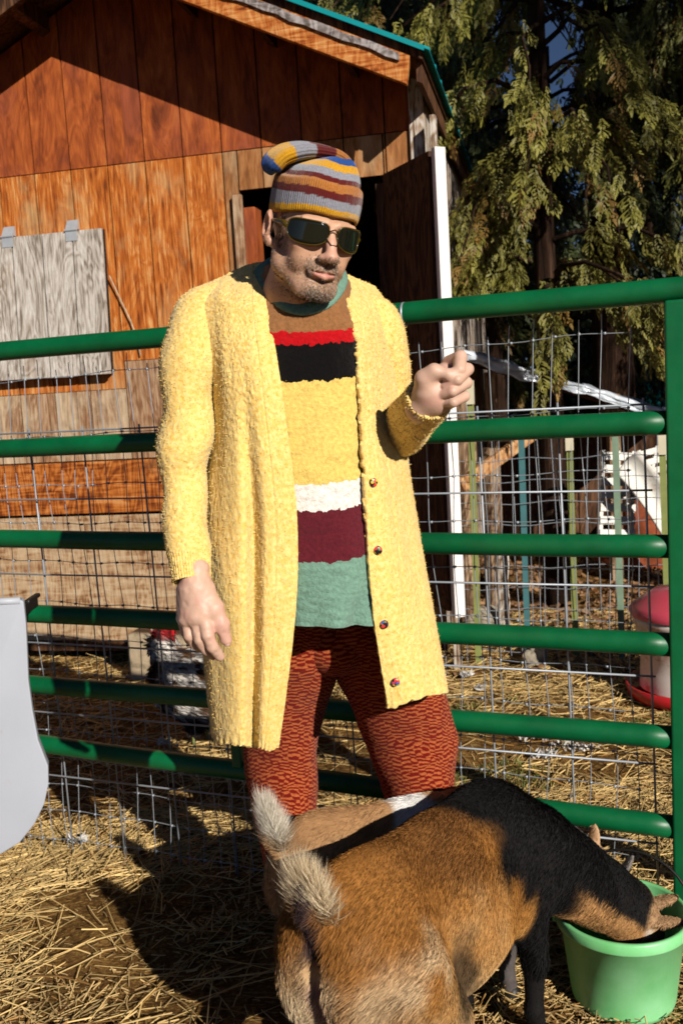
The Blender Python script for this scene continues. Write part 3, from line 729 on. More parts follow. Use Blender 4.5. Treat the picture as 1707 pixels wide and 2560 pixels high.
# finer woven mesh: too thin to pick apart wire by wire
def woven():
    mb = MB(); us = np.arange(-1.74, 0.80, 0.0565); zs = [1.372, 1.222 - 0.03, 1.07 - 0.03, 0.92, 0.795, 0.66, 0.545, 0.43, 0.32, 0.225, 0.13, 0.04, -0.05, -0.15]
    wob = lambda u, z: (0.006 * math.sin(u * 7 + z * 11) + 0.004 * math.sin(u * 19 - z * 5), 0.006 * math.sin(u * 5 + z * 3) + 0.003 * math.sin(u * 23))
    for i, u in enumerate(us):
        pts = [Gp(u + wob(u, z)[0] + (0.010 if i % 2 else 0) * math.sin(z * 4), 0.056 + 0.004 * math.sin(z * 9 + i), z) for z in [-0.20] + zs[::-1] + [1.41 + 0.02 * math.sin(i * 2.1)]]
        mb.tube(pts, 0.0013, 5, False)
    for z in zs:
        mb.tube([Gp(u, 0.0585, z + wob(u, z)[1]) for u in np.arange(-1.75, 0.80, 0.05)], 0.0012, 5, False)
        for i, u in enumerate(us):
            c = Gp(u + wob(u, z)[0], 0.057, z + wob(u, z)[1]); mb.box(c, GG, GN, ZU, 0.0032, 0.0034, 0.0028)
    o = mb.build('woven_wire', M['zinc_wire'], gate, smooth=True, fix=False); tag(o, 'thin galvanised woven wire mesh', kind='stuff')
woven()

# ------------------------------------------------------------------ pale plastic tub hooked on the gate
def tub():
    out = [(-190, 1512), (52, 1500), (60, 1504), (66, 1560), (72, 1700), (82, 1775), (96, 1850), (121, 1915), (122, 1960), (112, 2010), (88, 2060), (50, 2108), (0, 2138), (-60, 2150), (-190, 2150)]
    Y = 2.45
    front = [at(x, y, Y) for x, y in out]
    back = [p + np.array([-0.012, 0.045, 0.0]) for p in front]
    n = len(out); mb = MB()
    mb.add(front + back, [tuple(range(n))] + [tuple(range(2 * n - 1, n - 1, -1))] + [(k, n + k, n + (k + 1) % n, (k + 1) % n) for k in range(n)])
    root = empty('plastic_trough', (front[4][0] - 0.1, Y + 0.1, GZ)); tag(root, 'pale grey rounded plastic trough hung on the gate at the left edge', 'trough')
    mb.build('trough_wall', M['tub_plastic'], root, bevel=0.014, seg=4, smooth=True)
    p = at(66, 1530, 2.44); 
    h = MB(); h.box(p + np.array([-0.03, 0.11, -0.01]), (1, 0, 0), (0, 1, 0), ZU, 0.006, 0.07, 0.014); h.box(p + np.array([-0.03, 0.15, 0.005]), (1, 0, 0), (0, 1, 0), ZU, 0.008, 0.05, 0.006)
    h.build('hook', M['black_metal'], root, bevel=0.004)
    q = at(20, 1502, 2.70)
    MB().tube([at(-190, 1514, 2.455), at(0, 1504, 2.455), at(52, 1502, 2.455)], 0.010, 10).build('trough_lip', M['tub_plastic'], root, smooth=True)
tub()
# ------------------------------------------------------------------ behind the gate, to the right
# steel posts of the wire run
def steel_post(px, py_base, py_top, m, label, lean=0.0, tip=None):
    b = gnd(px, py_base); Yb = b[1]; t = at(px - (py_base - py_top) * 0.032 + lean, py_top, Yb)
    root = empty('fence_post', b)
    d = (t - b); mb = MB()
    mb.beam(b - d * 0.05, t, 0.030, 0.005, up=(0.3, 1, 0)); mb.beam(b - d * 0.05 + np.array([0, 0.0155, 0]), t + np.array([0, 0.0155, 0]), 0.005, 0.025, up=(0.3, 1, 0))
    mb.build('steel_bar', M[m], root)
    if tip: MB().beam(t - d * 0.07, t + d * 0.012, 0.036, 0.030, up=(0.3, 1, 0)).build('post_cap', M['post_cream'], root)
    tag(root, label, 'fence post', 'steel posts of the wire run')
    return b, t
PST = [steel_post(1196, 1660, 960, 'post_olive', 'olive green steel post next to the white door edge', tip=True),
       steel_post(1320, 1655, 1075, 'post_blue', 'blue green steel post second from the barn'),
       steel_post(1440, 1655, 1085, 'post_olive', 'cream-tipped olive steel post in the middle of the run', tip=True),
       steel_post(1555, 1665, 1092, 'post_sage', 'sage green steel post in front of the white pallet'),
       steel_post(1672, 1668, 1095, 'post_olive', 'yellowish steel post beside the red-lidded feeder', tip=True)]
# welded wire of the run behind the posts
def run_mesh():
    a, b = PST[0][0] + np.array([-0.05, 0.03, 0]), PST[4][0] + np.array([0.15, 0.03, 0])
    d = b - a; n = 20; mb = MB()
    for i in range(n + 1):
        p = a + d * i / n; j = 0.012 * rnd.uniform(-1, 1); mb.tube([p + ZU * 0.0, p + np.array([j + 0.02 * math.sin(i), 0, 0.6]), p + np.array([j * 2, 0.01, 1.12 + 0.04 * rnd.random()])], 0.0022, 4, False)
    for z in np.arange(0.06, 1.15, 0.105): mb.tube([a + d * t + ZU * (z + 0.008 * math.sin(t * 17 + z * 9)) + np.array([0, 0.004, 0]) for t in np.linspace(0, 1, 14)], 0.0020, 4, False)
    o = mb.build('wire_fence', M['zinc_wire'], smooth=True, fix=False)
    tag(o, 'slack galvanised wire fence strung along the steel posts', 'fence')
run_mesh()

# low lean-to with a crumpled clear sheet on its roof edge
def lean_to():
    Y = 6.3
    root = empty('lean_to', (1.6, Y + 0.4, GZ)); tag(root, 'low lean-to shelter with a shiny crumpled plastic sheet along its sloping roof', 'shelter')
    A, B = at(1128, 872, Y), at(1760, 1060, Y)
    back = np.array([0.25, 1.5, 0.0])
    d = B - A; L = np.linalg.norm(d); d /= L; nrm = np.array([-d[2], 0, d[0]])
    MB().hexa([A - nrm * 0.05, B - nrm * 0.05, B + back - nrm * 0.05, A + back - nrm * 0.05], [A, B, B + back, A + back]).build('roof_panel', M['dark_door'], root)
    # crumpled sheet: a rippled strip
    R, K = 9, 90; g = np.zeros((R, K, 3))
    for j in range(K):
        t = j / (K - 1); w = 0.0 + 0.02 * math.sin(t * 9) + 0.035 * math.sin(math.pi * t)
        for i in range(R):
            s = i / (R - 1); p = A + d * L * t
            rip = 0.014 * math.sin(s * 19 + t * 13 + 2 * math.sin(t * 23)) + 0.009 * math.sin(t * 61 + s * 7)
            g[i, j] = p + nrm * (0.03 - s * (w + 0.055)) + np.array([0, -0.012 - 0.035 * s * s + (0.12 * (1 - s) if i < 2 else 0) + rip, 0]) + nrm * rip * 0.6
    V, Q, uv = loft(g); o = link('plastic_sheet', npmesh('plastic_sheet', V, quads=Q), M['plastic_sheet'], root, smooth=True)
    o.modifiers.new('thick', 'SOLIDIFY').thickness = 0.003
    for px, ytop, m in ((1225, 930, 'old_post'), (1530, 985, 'old_post'), (1690, 1050, 'old_post')):
        t = at(px, ytop, Y + 0.12); MB().box(np.array([t[0], t[1], (t[2] + GZ) / 2]), (1, 0, 0), (0, 1, 0), ZU, 0.038, 0.038, (t[2] - GZ) / 2).build('shelter_post', M[m], root, bevel=0.004)
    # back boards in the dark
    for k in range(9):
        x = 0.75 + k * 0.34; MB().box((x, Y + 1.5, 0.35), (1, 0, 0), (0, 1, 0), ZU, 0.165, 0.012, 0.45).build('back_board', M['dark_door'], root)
lean_to()
# diagonal wooden brace against the barn corner post
bA, bB = at(1150, 1215, 4.95), at(1330, 1085, 5.25)
tag(MB().beam(bA, bB, 0.07, 0.035, up=(0, 1, 0.2)).build('wooden_brace', M['brace_wood'], bevel=0.004), 'short tan diagonal timber brace beside the weathered corner post', 'brace')
def rough_post(px, py, top, Y0, r, m, label, cat='post', name='wooden_post'):
    b = gnd(px, py); t = at(px - (py - top) * 0.03, top, b[1])
    n = 9; pts = [b + (t - b) * k / (n - 1) + np.array([rnd.uniform(-1, 1) * 0.006, rnd.uniform(-1, 1) * 0.006, 0]) for k in range(n)]
    o = MB().tube(pts, [r * rnd.uniform(0.9, 1.1) for _ in range(n)], 9).build(name, M[m], None, smooth=False); tag(o, label, cat); return o
rough_post(1178, 1590, 1000, 5.2, 0.058, 'old_post', 'weathered split wooden post right of the white door edge')
rough_post(1238, 1560, 1120, 5.6, 0.05, 'old_post', 'dark weathered post behind the first steel post')
rough_post(1262, 1600, 1350, 5.1, 0.035, 'bleached', 'thin bleached stick leaning by the fence foot', 'stick', 'stick')
# white slatted plastic pallet leaning in the run
def pallet():
    Y = 5.1; c = at(1595, 1225, Y); root = empty('plastic_pallet', (c[0], c[1], GZ)); tag(root, 'dirty white slatted plastic panels leaning behind the steel posts', 'panel')
    def panel(p0, ax, ay, nx, ny, sx, sy, name):
        az = np.cross(ax, ay); az /= np.linalg.norm(az); ax = ax / np.linalg.norm(ax); ay = ay / np.linalg.norm(ay)
        for i in range(nx + 1): MB().box(p0 + ax * sx * i / nx + ay * sy / 2, ax, ay, az, 0.012, sy / 2, 0.012).build('panel_rib', M['pallet_plastic'], root, bevel=0.003)
        for j in range(ny): MB().box(p0 + ay * sy * (j + 0.5) / ny + ax * sx / 2 + az * 0.0145, ax, ay, az, sx / 2 + 0.012, sy / ny * 0.31, 0.006).build('slat', M['pallet_plastic'], root, bevel=0.002)
    def q(x, y, dy=0): return at(x, y, Y + dy)
    p = q(1498, 1352); panel(p, q(1560, 1352, 0.05) - p, q(1505, 1112, 0.22) - p, 2, 7, 0.20, 0.52, 'a')
    p = q(1568, 1262, -0.05); panel(p, q(1660, 1235, 0.06) - p, q(1600, 1100, 0.2) - p, 2, 5, 0.26, 0.36, 'b')
    # curved chute
    g = np.zeros((9, 12, 3))
    for i in range(9):
        for j in range(12):
            s, t = i / 8, j / 11; a = q(1545 + 130 * t, 1185 + 130 * t + 55 * t * t, -0.12); g[i, j] = a + np.array([0.10 * s, 0.05 * math.sin(math.pi * s), 0.11 * s])
    V, Q, uv = loft(g); o = link('chute', npmesh('chute', V, quads=Q), M['pallet_plastic'], root, smooth=True); o.modifiers.new('t', 'SOLIDIFY').thickness = 0.012
pallet()
# poultry feeder
def feeder():
    b = gnd(1722, 1742); c = np.array([b[0], b[1] + 0.02, GZ]); root = empty('poultry_feeder', c); tag(root, 'white tube poultry feeder with red lid and red tray on the straw', 'feeder')
    s = b[1] / 2400.0
    H = lambda py: at(1722, py, c[1])[2] - GZ
    R = 148 * s
    zt, zb = H(1560) , 0.06
    MB().lathe(c, [(0.02, 0.0), (R * 0.94, 0.0), (R * 1.02, 0.02), (R * 1.05, 0.062), (R * 1.02, 0.064), (R * 0.97, 0.03), (0.02, 0.025)], 48).build('tray', M['red_plastic'], root, smooth=True)
    MB().lathe(c, [(R * 0.80, 0.045), (R * 0.79, 0.12), (R * 0.78, H(1635)), (R * 0.84, H(1622)), (R * 0.86, H(1555)), (R * 0.90, H(1553)), (R * 0.90, H(1532)), (R * 0.80, H(1530))], 48).build('tube', M['white_plastic'], root, smooth=True)
    MB().lathe(c, [(R * 0.94, H(1533)), (R * 0.97, H(1520)), (R * 0.90, H(1508)), (R * 0.55, H(1474)), (R * 0.18, H(1466)), (R * 0.14, H(1464)), (R * 0.12, H(1448)), (0.001, H(1447))], 48).build('lid', M['lid_plastic'], root, smooth=True)
    MB().box(c + np.array([-R * 0.66, -R * 0.3, 0.10]), (1, 0, 0), (0, 1, 0), ZU, 0.012, 0.004, 0.045).build('tube_clip', M['white_trim'], root)
feeder()
# rocks and soil heap
def rock(c, r, m, name, label, seed, cat='rock', flat=0.8):
    f = Field(np.array(c) - r * 1.6, np.array(c) + r * 1.6, r / 12); f.ell(c, (r, r * 0.85, r * flat), r * 0.2)
    for k in range(5):
        o = np.array([math.sin(k * 2.4 + seed), math.cos(k * 1.9 + seed), math.sin(k * 3.1 + seed)]) * r * 0.55; f.ell(np.array(c) + o, r * 0.55, r * 0.15)
    V, Q = f.mesh(); N = vnormals(V, Q); V = V + N * (r * 0.10 * fbm(V, 2.2 / r, seed, 3))[:, None]
    return tag(link(name, npmesh(name, V, quads=Q), M[m], smooth=True), label, cat)
rp = gnd(1205, 1590); rock((rp[0], rp[1], GZ + 0.09), 0.10, 'stone', 'rock', 'pale rough rock at the foot of the first steel post', 3)
rp = gnd(1335, 1668); rock((rp[0], rp[1], GZ + 0.03), 0.06, 'stone', 'rock', 'small straw-coloured stone by the second steel post', 8, flat=0.6)
rp = gnd(1600, 1400); rock((rp[0] + 0.1, rp[1], GZ + 0.0), 0.45, 'rust_soil', 'soil_heap', 'rust brown heap of litter under the white panels', 5, 'heap', 0.35)

# teal metal roof of a far shed
def far_shed():
    Y = 12.2; root = empty('far_shed', (3.7, Y, GZ)); tag(root, 'distant shed with a ribbed teal metal roof beyond the lean-to', 'shed')
    a, b, c, d = at(1470, 890, Y + 2.0), at(1790, 872, Y + 2.0), at(1860, 1075, Y), at(1440, 1075, Y)
    MB().hexa([d - ZU * 0.06, c - ZU * 0.06, b - ZU * 0.06, a - ZU * 0.06], [d, c, b, a]).build('roof_panel', M['teal_roof'], root)
    for k in range(11):
        t = k / 10; p, q = d + (c - d) * t, a + (b - a) * t
        MB().beam(p + ZU * 0.03 - np.array([0, 0.03, 0]), q + ZU * 0.03 - np.array([0, 0.03, 0]), 0.05, 0.045).build('roof_rib', M['teal_roof'], root)
    MB().box(((c + d) / 2) * np.array([1, 1, 0]) + np.array([0, 1.1, 0.36]), (1, 0, 0), (0, 1, 0), ZU, 1.0, 0.8, 0.45).build('wall', M['dark_door'], root)
far_shed()
# ------------------------------------------------------------------ cedars
def frond_template(n=13, seed=0):
    r = np.random.default_rng(seed); V, T = [], []
    def leaf(p, d, L, w):
        d = d / np.linalg.norm(d); s = np.cross(d, (0, 1, 0)); s /= np.linalg.norm(s) + 1e-9; s = s + np.array([0, r.uniform(-0.5, 0.5), 0])
        k = len(V); V.extend([p, p + d * L * 0.45 + s * w, p + d * L, p + d * L * 0.5 - s * w]); T.extend([(k, k + 1, k + 2), (k, k + 2, k + 3)])
    for i in range(n):
        t = i / (n - 1); p = np.array([0.10 * math.sin(t * 2 + seed), 0.05 * t * t, -t])
        sp = 0.36 * math.sin(math.pi * (0.18 + 0.74 * t)) * r.uniform(0.4, 1.25)
        for sg in (-1, 1):
            d = np.array([sg * 0.85, r.uniform(-0.35, 0.35), -0.75 - 0.5 * t]); leaf(p, d, sp, 0.030)
            q = p + d / np.linalg.norm(d) * sp * 0.45
            leaf(q, np.array([sg * r.uniform(-0.1, 0.6), r.uniform(-0.6, 0.6), -1.0]), sp * r.uniform(0.4, 0.75), 0.028)
            leaf(p + d / np.linalg.norm(d) * sp * 0.75, np.array([sg * r.uniform(-0.3, 0.5), r.uniform(-0.6, 0.6), -1.0]), sp * r.uniform(0.3, 0.6), 0.026)
    leaf(np.array([0.10 * math.sin(2 + seed), 0.05, -1.0]), np.array([0, 0, -1.0]), 0.25, 0.04)
    return np.array(V), np.array(T)
FR = [frond_template(10, s) for s in range(4)]
FRL = [frond_template(6, s) for s in range(4)]

def cedar(name, base, h, r, limbs, label, seed, zr=(0.9, None), reach=(0.6, 1.4), fr=(0.16, 0.34), per=22, droop=0.7, tint=(0.105, 0.105, 0.022), dirs=None, lite=False, group='cedars behind the barn', lean=(0, 0), sky_gap=None):
    g = np.random.default_rng(seed); base = np.array([base[0], base[1], GZ]); root = empty(name, base)
    n = 14; tp = [base + np.array([lean[0] * t + 0.05 * math.sin(t * 5 + seed) * r * 4, lean[1] * t, h * t - 0.05]) for t in np.linspace(0, 1, n)]
    tr = MB(); tr.tube(tp, [r * (1 - 0.85 * t) * (1.35 if t == 0 else 1) for t in np.linspace(0, 1, n)], 12)
    Vs, Ts, Cs = [], [], []; off = 0
    tmpl = FRL if lite else FR
    for k in range(limbs):
        z = zr[0] + ((zr[1] or h * 0.97) - zr[0]) * (k + g.random()) / limbs; t = z / h
        a = g.uniform(0, 2 * math.pi) if dirs is None else g.uniform(*dirs)
        R = g.uniform(*reach) * (1.15 - 0.75 * t if not zr[1] else 1)
        p0 = base + np.array([lean[0] * t, lean[1] * t, z]); d = np.array([math.cos(a), math.sin(a), 0])
        m = 7; pts = [p0 + d * R * s + np.array([0, 0, 0.22 * R * math.sin(s * 2.2) - droop * R * s ** 2.2]) for s in np.linspace(0, 1, m)]
        pts = [p + g.normal(size=3) * 0.02 * R for p in pts]
        tr.tube(pts, [max(0.004, r * 0.16 * (1 - s) + 0.004) for s in np.linspace(0, 1, m)], 5, False)
        P = cr(np.array(pts), 60); clus = g.uniform(0.25, 1.0, 4)
        for f in range(per):
            s = np.clip(clus[g.integers(len(clus))] + g.normal() * 0.05, 0.12, 1.0); p = P[int(s * 59)] + g.normal(size=3) * 0.035 * R
            w_ = p - _C; dd = w_ @ _fw; qx, qy = 853.5 + FOC * (w_ @ _cr) / dd, 1280 - FOC * (w_ @ _cu) / dd
            if 1318 < qx < 1432 and qy < 190 and g.random() < 0.96: continue      # a gap where the sky shows
            V, T = tmpl[g.integers(4)]; sc = g.uniform(*fr) * (1.1 - 0.3 * s)
            az = g.uniform(0, 2 * math.pi); ti = g.normal() * 0.28; out = g.uniform(0.1, 0.75)
            x = np.array([math.cos(az), math.sin(az), 0]); y = np.cross((0, 0, 1.0), x)
            down = np.array([0, 0, -1.0]) + d * out + x * ti; down /= np.linalg.norm(down)
            x = x - down * np.dot(x, down); x /= np.linalg.norm(x); y = np.cross(down, x)
            Vs.append(p + sc * (V[:, :1] * x + V[:, 1:2] * y - V[:, 2:] * down)); Ts.append(T + off); off += len(V)
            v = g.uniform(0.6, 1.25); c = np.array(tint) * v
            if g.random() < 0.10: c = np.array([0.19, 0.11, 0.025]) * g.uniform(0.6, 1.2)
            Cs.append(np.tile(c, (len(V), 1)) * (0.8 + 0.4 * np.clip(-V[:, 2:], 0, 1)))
    tr.build('trunk', M['bark'], root, smooth=True, fix=False)
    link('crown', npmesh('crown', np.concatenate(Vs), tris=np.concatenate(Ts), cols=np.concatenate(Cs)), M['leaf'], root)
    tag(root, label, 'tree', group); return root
# the nearest cedar hangs beside the barn, its trunk just behind the wire run
b = gnd(1392, 1512)
cedar('cedar_tree', b, 7.0, 0.085, 70, 'cedar with drooping sunlit sprays rising behind the wire run', 21, zr=(1.75, 6.6), reach=(0.45, 1.3), fr=(0.11, 0.26), per=44, droop=0.75, dirs=(2.7, 5.7), tint=(0.17, 0.155, 0.028))  # brighter tint puts sunlight into the leaf colour of this cedar
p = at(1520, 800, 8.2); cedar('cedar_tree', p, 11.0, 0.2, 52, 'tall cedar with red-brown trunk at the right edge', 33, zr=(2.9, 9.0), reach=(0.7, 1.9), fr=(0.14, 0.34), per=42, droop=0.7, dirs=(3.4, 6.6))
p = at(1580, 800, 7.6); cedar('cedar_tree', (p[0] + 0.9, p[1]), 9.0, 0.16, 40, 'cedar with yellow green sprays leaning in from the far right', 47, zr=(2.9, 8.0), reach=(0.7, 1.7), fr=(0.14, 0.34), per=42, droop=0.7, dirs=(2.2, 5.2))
p = at(1215, 700, 8.8); cedar('cedar_tree', p, 9.5, 0.15, 44, 'dark cedar between the barn roof and the sunlit sprays', 52, zr=(1.0, 8.5), reach=(0.6, 1.5), fr=(0.2, 0.42), per=28, droop=0.8, tint=(0.07, 0.085, 0.025))  # dark tints put the shade on the back cedars into their leaf colour
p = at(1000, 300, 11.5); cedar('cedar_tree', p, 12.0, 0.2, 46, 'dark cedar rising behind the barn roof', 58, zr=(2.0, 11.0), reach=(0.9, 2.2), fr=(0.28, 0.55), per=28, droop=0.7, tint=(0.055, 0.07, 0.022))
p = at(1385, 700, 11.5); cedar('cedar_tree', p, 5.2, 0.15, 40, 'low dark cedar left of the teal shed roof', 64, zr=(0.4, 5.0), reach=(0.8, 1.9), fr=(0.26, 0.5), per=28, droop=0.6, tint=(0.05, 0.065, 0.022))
# the wood behind reads as one mass, its shade put into a dark leaf colour
def far_wood():
    g = np.random.default_rng(5); Vs, Ts, Cs = [], [], []; off = 0; tr = MB()
    for k in range(46):
        x = -6 + 26 * (k + g.random()) / 46; y = g.uniform(17.0, 24); px = 853.5 + 2400 * x / y
        h = g.uniform(11, 16)
        if 1250 < px < 1500: h = g.uniform(4.6, 5.6)
        base = np.array([x, y, GZ]); tr.tube([base, base + ZU * h], [0.16, 0.02], 7, False)
        nf = int(190 * h / 10)
        for f in range(nf):
            t = g.random() ** 1.3; z = 0.4 + (h - 0.4) * t; R = (1 - t) * 2.2 + 0.25; a = g.uniform(0, 6.283); rr = R * g.random() ** 0.5
            V, T = FRL[g.integers(4)]; sc = g.uniform(0.7, 1.3); az = g.uniform(0, 6.283)
            xx = np.array([math.cos(az), math.sin(az), 0]); down = np.array([0.5 * math.cos(a), 0.5 * math.sin(a), -1.0]); down /= np.linalg.norm(down); xx -= down * np.dot(xx, down); yy = np.cross(down, xx)
            p = base + np.array([rr * math.cos(a), rr * math.sin(a), z])
            Vs.append(p + sc * (1.3 * V[:, :1] * xx + V[:, 1:2] * yy - V[:, 2:] * down)); Ts.append(T + off); off += len(V)
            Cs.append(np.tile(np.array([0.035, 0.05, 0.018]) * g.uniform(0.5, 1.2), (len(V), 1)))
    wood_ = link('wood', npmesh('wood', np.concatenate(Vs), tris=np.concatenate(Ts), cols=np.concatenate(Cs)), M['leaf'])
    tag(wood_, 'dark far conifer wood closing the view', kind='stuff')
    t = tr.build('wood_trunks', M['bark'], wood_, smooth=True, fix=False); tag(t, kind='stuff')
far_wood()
# unseen conifers out of frame right: an assumed forest edge, added to shade the trees
for i, (x, y, h) in enumerate(((6.6, 3.9, 12), (9.4, 4.4, 13), (8.6, 6.0, 12), (11.0, 5.6, 14), (12.6, 7.4, 14), (7.2, 5.0, 8.5), (7.7, -0.2, 13), (6.9, -2.4, 13), (8.8, -1.6, 15), (7.3, 1.6, 11.5), (9.4, 0.9, 14))):
    cedar('cedar_tree', (x, y), h, 0.22, 34, 'unseen cedar of the forest edge outside the pen, added for shade, number %d from the gate' % (i + 1) if False else 'unseen cedar of the forest edge right of the pen, added to shade the trees', 80 + i, zr=((1.0 if i < 6 else (7.8 if y < -2 else 6.8)), h * 0.96), reach=((1.2, 2.6) if i < 6 else (0.95, 1.9)), fr=(0.5, 0.9), per=(16 if i < 6 else 18), droop=0.6, tint=(0.05, 0.06, 0.02), lite=True, group='unseen cedars of the forest edge added for shade')
# broad-leaved twigs glinting in the shade
def shrub():
    g = np.random.default_rng(9); c = at(1640, 650, 10.0); c[2] = GZ; root = empty('shrub', c); n = 900
    st = MB()
    for k in range(9): a = g.uniform(0, 6.28); st.tube([c, c + np.array([0.3 * math.cos(a), 0.3 * math.sin(a), 1.2]), c + np.array([0.9 * math.cos(a), 0.7 * math.sin(a), 2.6])], [0.02, 0.014, 0.005], 5, False)
    st.build('stem', M['bark'], root, fix=False)
    P = c + np.column_stack([g.normal(size=n) * 0.55, g.normal(size=n) * 0.4, g.uniform(0.8, 3.0, n)]); d = g.normal(size=(n, 3)); cols_ = np.array([0.09, 0.14, 0.035]) * g.uniform(0.5, 1.4, (n, 1))
    V, q, t, cc = strands(P, d, g.uniform(0.05, 0.09, n), 0.045, cols_, rng_=g)
    link('crown', npmesh('crown', V, quads=q, tris=t, cols=cc), M['leaf'], root); tag(root, 'broad-leaved shrub glinting green above the gate corner', 'shrub')
shrub()
# ------------------------------------------------------------------ straw, hay, chaff
def straw(name, n, region, L, Wd, label, seed, tint, flat=0.1, lift=0.012, heading=None):
    g = np.random.default_rng(seed); P = np.column_stack([g.uniform(region[0], region[1], n), g.uniform(region[2], region[3], n)])
    dens = fbm(P, 1.7, seed, 3) + 0.25; keep = g.random(n) < np.clip(0.35 + 0.9 * dens, 0.08, 1); P = P[keep]; n = len(P)
    pile = np.clip(fbm(P, 2.3, seed + 5, 2) + 0.1, 0, 1)
    z = gz(P) + lift * g.random(n) + 0.03 * pile * g.random(n)
    a = g.uniform(0, 2 * math.pi, n) if heading is None else heading + g.normal(size=n) * 0.8
    a = a + 1.2 * vnoise(P, 2.0, seed + 9)
    d = np.column_stack([np.cos(a), np.sin(a), g.normal(size=n) * flat + 0.02])
    ln = g.uniform(*L, n) * (0.5 + g.random(n))
    base = np.column_stack([P, z]) - d * ln[:, None] / 2
    base[:, 2] = np.maximum(base[:, 2], gz(base[:, :2]) + 0.001)
    c = np.array(tint) * g.uniform(0.55, 1.25, (n, 1)) * np.array([1, 1, 1]) ; c[g.random(n) < 0.12] *= np.array([0.55, 0.42, 0.3])
    bend = np.column_stack([g.normal(size=n) * 0.18, g.normal(size=n) * 0.18, -np.abs(g.normal(size=n)) * 0.06])
    up = np.column_stack([np.zeros(n), np.zeros(n), np.ones(n)]); side = np.cross(d, up + g.normal(size=(n, 3)) * 0.5); side /= np.linalg.norm(side, axis=1, keepdims=True)
    w = g.uniform(*Wd, n)[:, None]; ln = ln[:, None]
    nrm = np.cross(side, d / np.linalg.norm(d, axis=1, keepdims=True))
    p0, p1, p2 = base, base + d * ln * 0.5 + bend * ln * 0.3, base + d * ln + bend * ln
    V = np.stack([p0 - side * w / 2, p0 + side * w / 2, p0 + nrm * w * 0.6, p1 - side * w / 2, p1 + side * w / 2, p1 + nrm * w * 0.6, p2 - side * w / 2, p2 + side * w / 2, p2 + nrm * w * 0.6], 1).reshape(-1, 3)
    o = np.arange(n)[:, None] * 9
    q = np.concatenate([o + np.array([[0, 2, 5, 3]]), o + np.array([[2, 1, 4, 5]]), o + np.array([[3, 5, 8, 6]]), o + np.array([[5, 4, 7, 8]])])
    tag(link(name, npmesh(name, V, quads=q, cols=np.repeat(c, 9, 0)), M['straw_col']), label, kind='stuff')
GOLD = (0.76, 0.52, 0.21)
straw('straw', 20000, (-1.5, 1.1, 1.3, 3.1), (0.08, 0.22), (0.0018, 0.0038), 'loose golden straw strewn over the pen floor', 3, GOLD, heading=0.35)
straw('chaff', 26000, (-1.5, 1.1, 1.3, 3.2), (0.012, 0.04), (0.0016, 0.004), 'short broken chaff trodden into the dirt', 4, (0.60, 0.40, 0.17), flat=0.3)
straw('hay', 26000, (-2.6, 2.6, 2.6, 5.6), (0.05, 0.16), (0.0022, 0.005), 'golden hay spread behind the gate', 6, GOLD)
straw('leaf_litter', 14000, (0.3, 4.5, 4.2, 9.0), (0.02, 0.05), (0.012, 0.03), 'brown leaf litter under the trees', 8, (0.30, 0.16, 0.075), flat=0.4)
def grass():
    g = np.random.default_rng(14); n = 22000; P = np.column_stack([g.uniform(0.3, 1.9, n), g.uniform(2.3, 4.0, n)]); k = fbm(P, 2.2, 31, 3) > 0.02 + 0.35 * np.clip(1.0 - P[:, 0], 0, 1); P = P[k]; n = len(P)
    d = np.column_stack([g.normal(size=n) * 0.6, g.normal(size=n) * 0.6, np.ones(n)])
    V, q, t, c = strands(np.column_stack([P, gz(P)]), d, g.uniform(0.015, 0.04, n), 0.003, np.array([0.15, 0.17, 0.035]) * g.uniform(0.5, 1.3, (n, 1)), rng_=g)
    tag(link('grass', npmesh('grass', V, quads=q, tris=t, cols=c), M['leaf']), 'thin green grass growing through the hay', kind='stuff')
grass()
# pale feathers and droppings seen behind the gate
def fluff():
    g = np.random.default_rng(17)
    for i, (px, py, r) in enumerate(((1335, 1855, 0.05), (1400, 1870, 0.045), (1450, 1885, 0.04), (1360, 1905, 0.03), (1165, 1700, 0.018), (1200, 1735, 0.014), (1235, 1545, 0.02), (411, 1873, 0.02), (195, 2120, 0.02))):
        p = gnd(px, py); n = 60; a = g.uniform(0, 6.28, n); rr = r * g.random(n) ** 0.5
        B = np.column_stack([p[0] + rr * np.cos(a) * 1.5, p[1] + rr * np.sin(a), np.full(n, GZ + 0.018) + g.random(n) * 0.015]); d = np.column_stack([g.normal(size=n), g.normal(size=n), 0.4 + g.random(n)])
        V, q, t, c = strands(B, d, g.uniform(0.01, 0.03, n), 0.008, np.tile(np.array([0.72, 0.68, 0.63]), (n, 1)) * g.uniform(0.7, 1.1, (n, 1)), rng_=g)
        o = link('feather_tuft', npmesh('feather_tuft', V, quads=q, tris=t, cols=c), M['feathers'])
        tag(o, ['large', 'second', 'third', 'lowest', 'small grey', 'tiny', 'round', 'lone', 'pinkish'][i] + ' pale tuft of down on the ground ' + ['under the right rails', 'right of the largest tuft', 'at the end of the row of tufts', 'below the row of tufts', 'beside the coat hem', 'just below the coat hem', 'by the first steel post', 'near the hen', 'on the straw by the tub'][i], 'feather', 'feather tufts on the straw')
fluff()
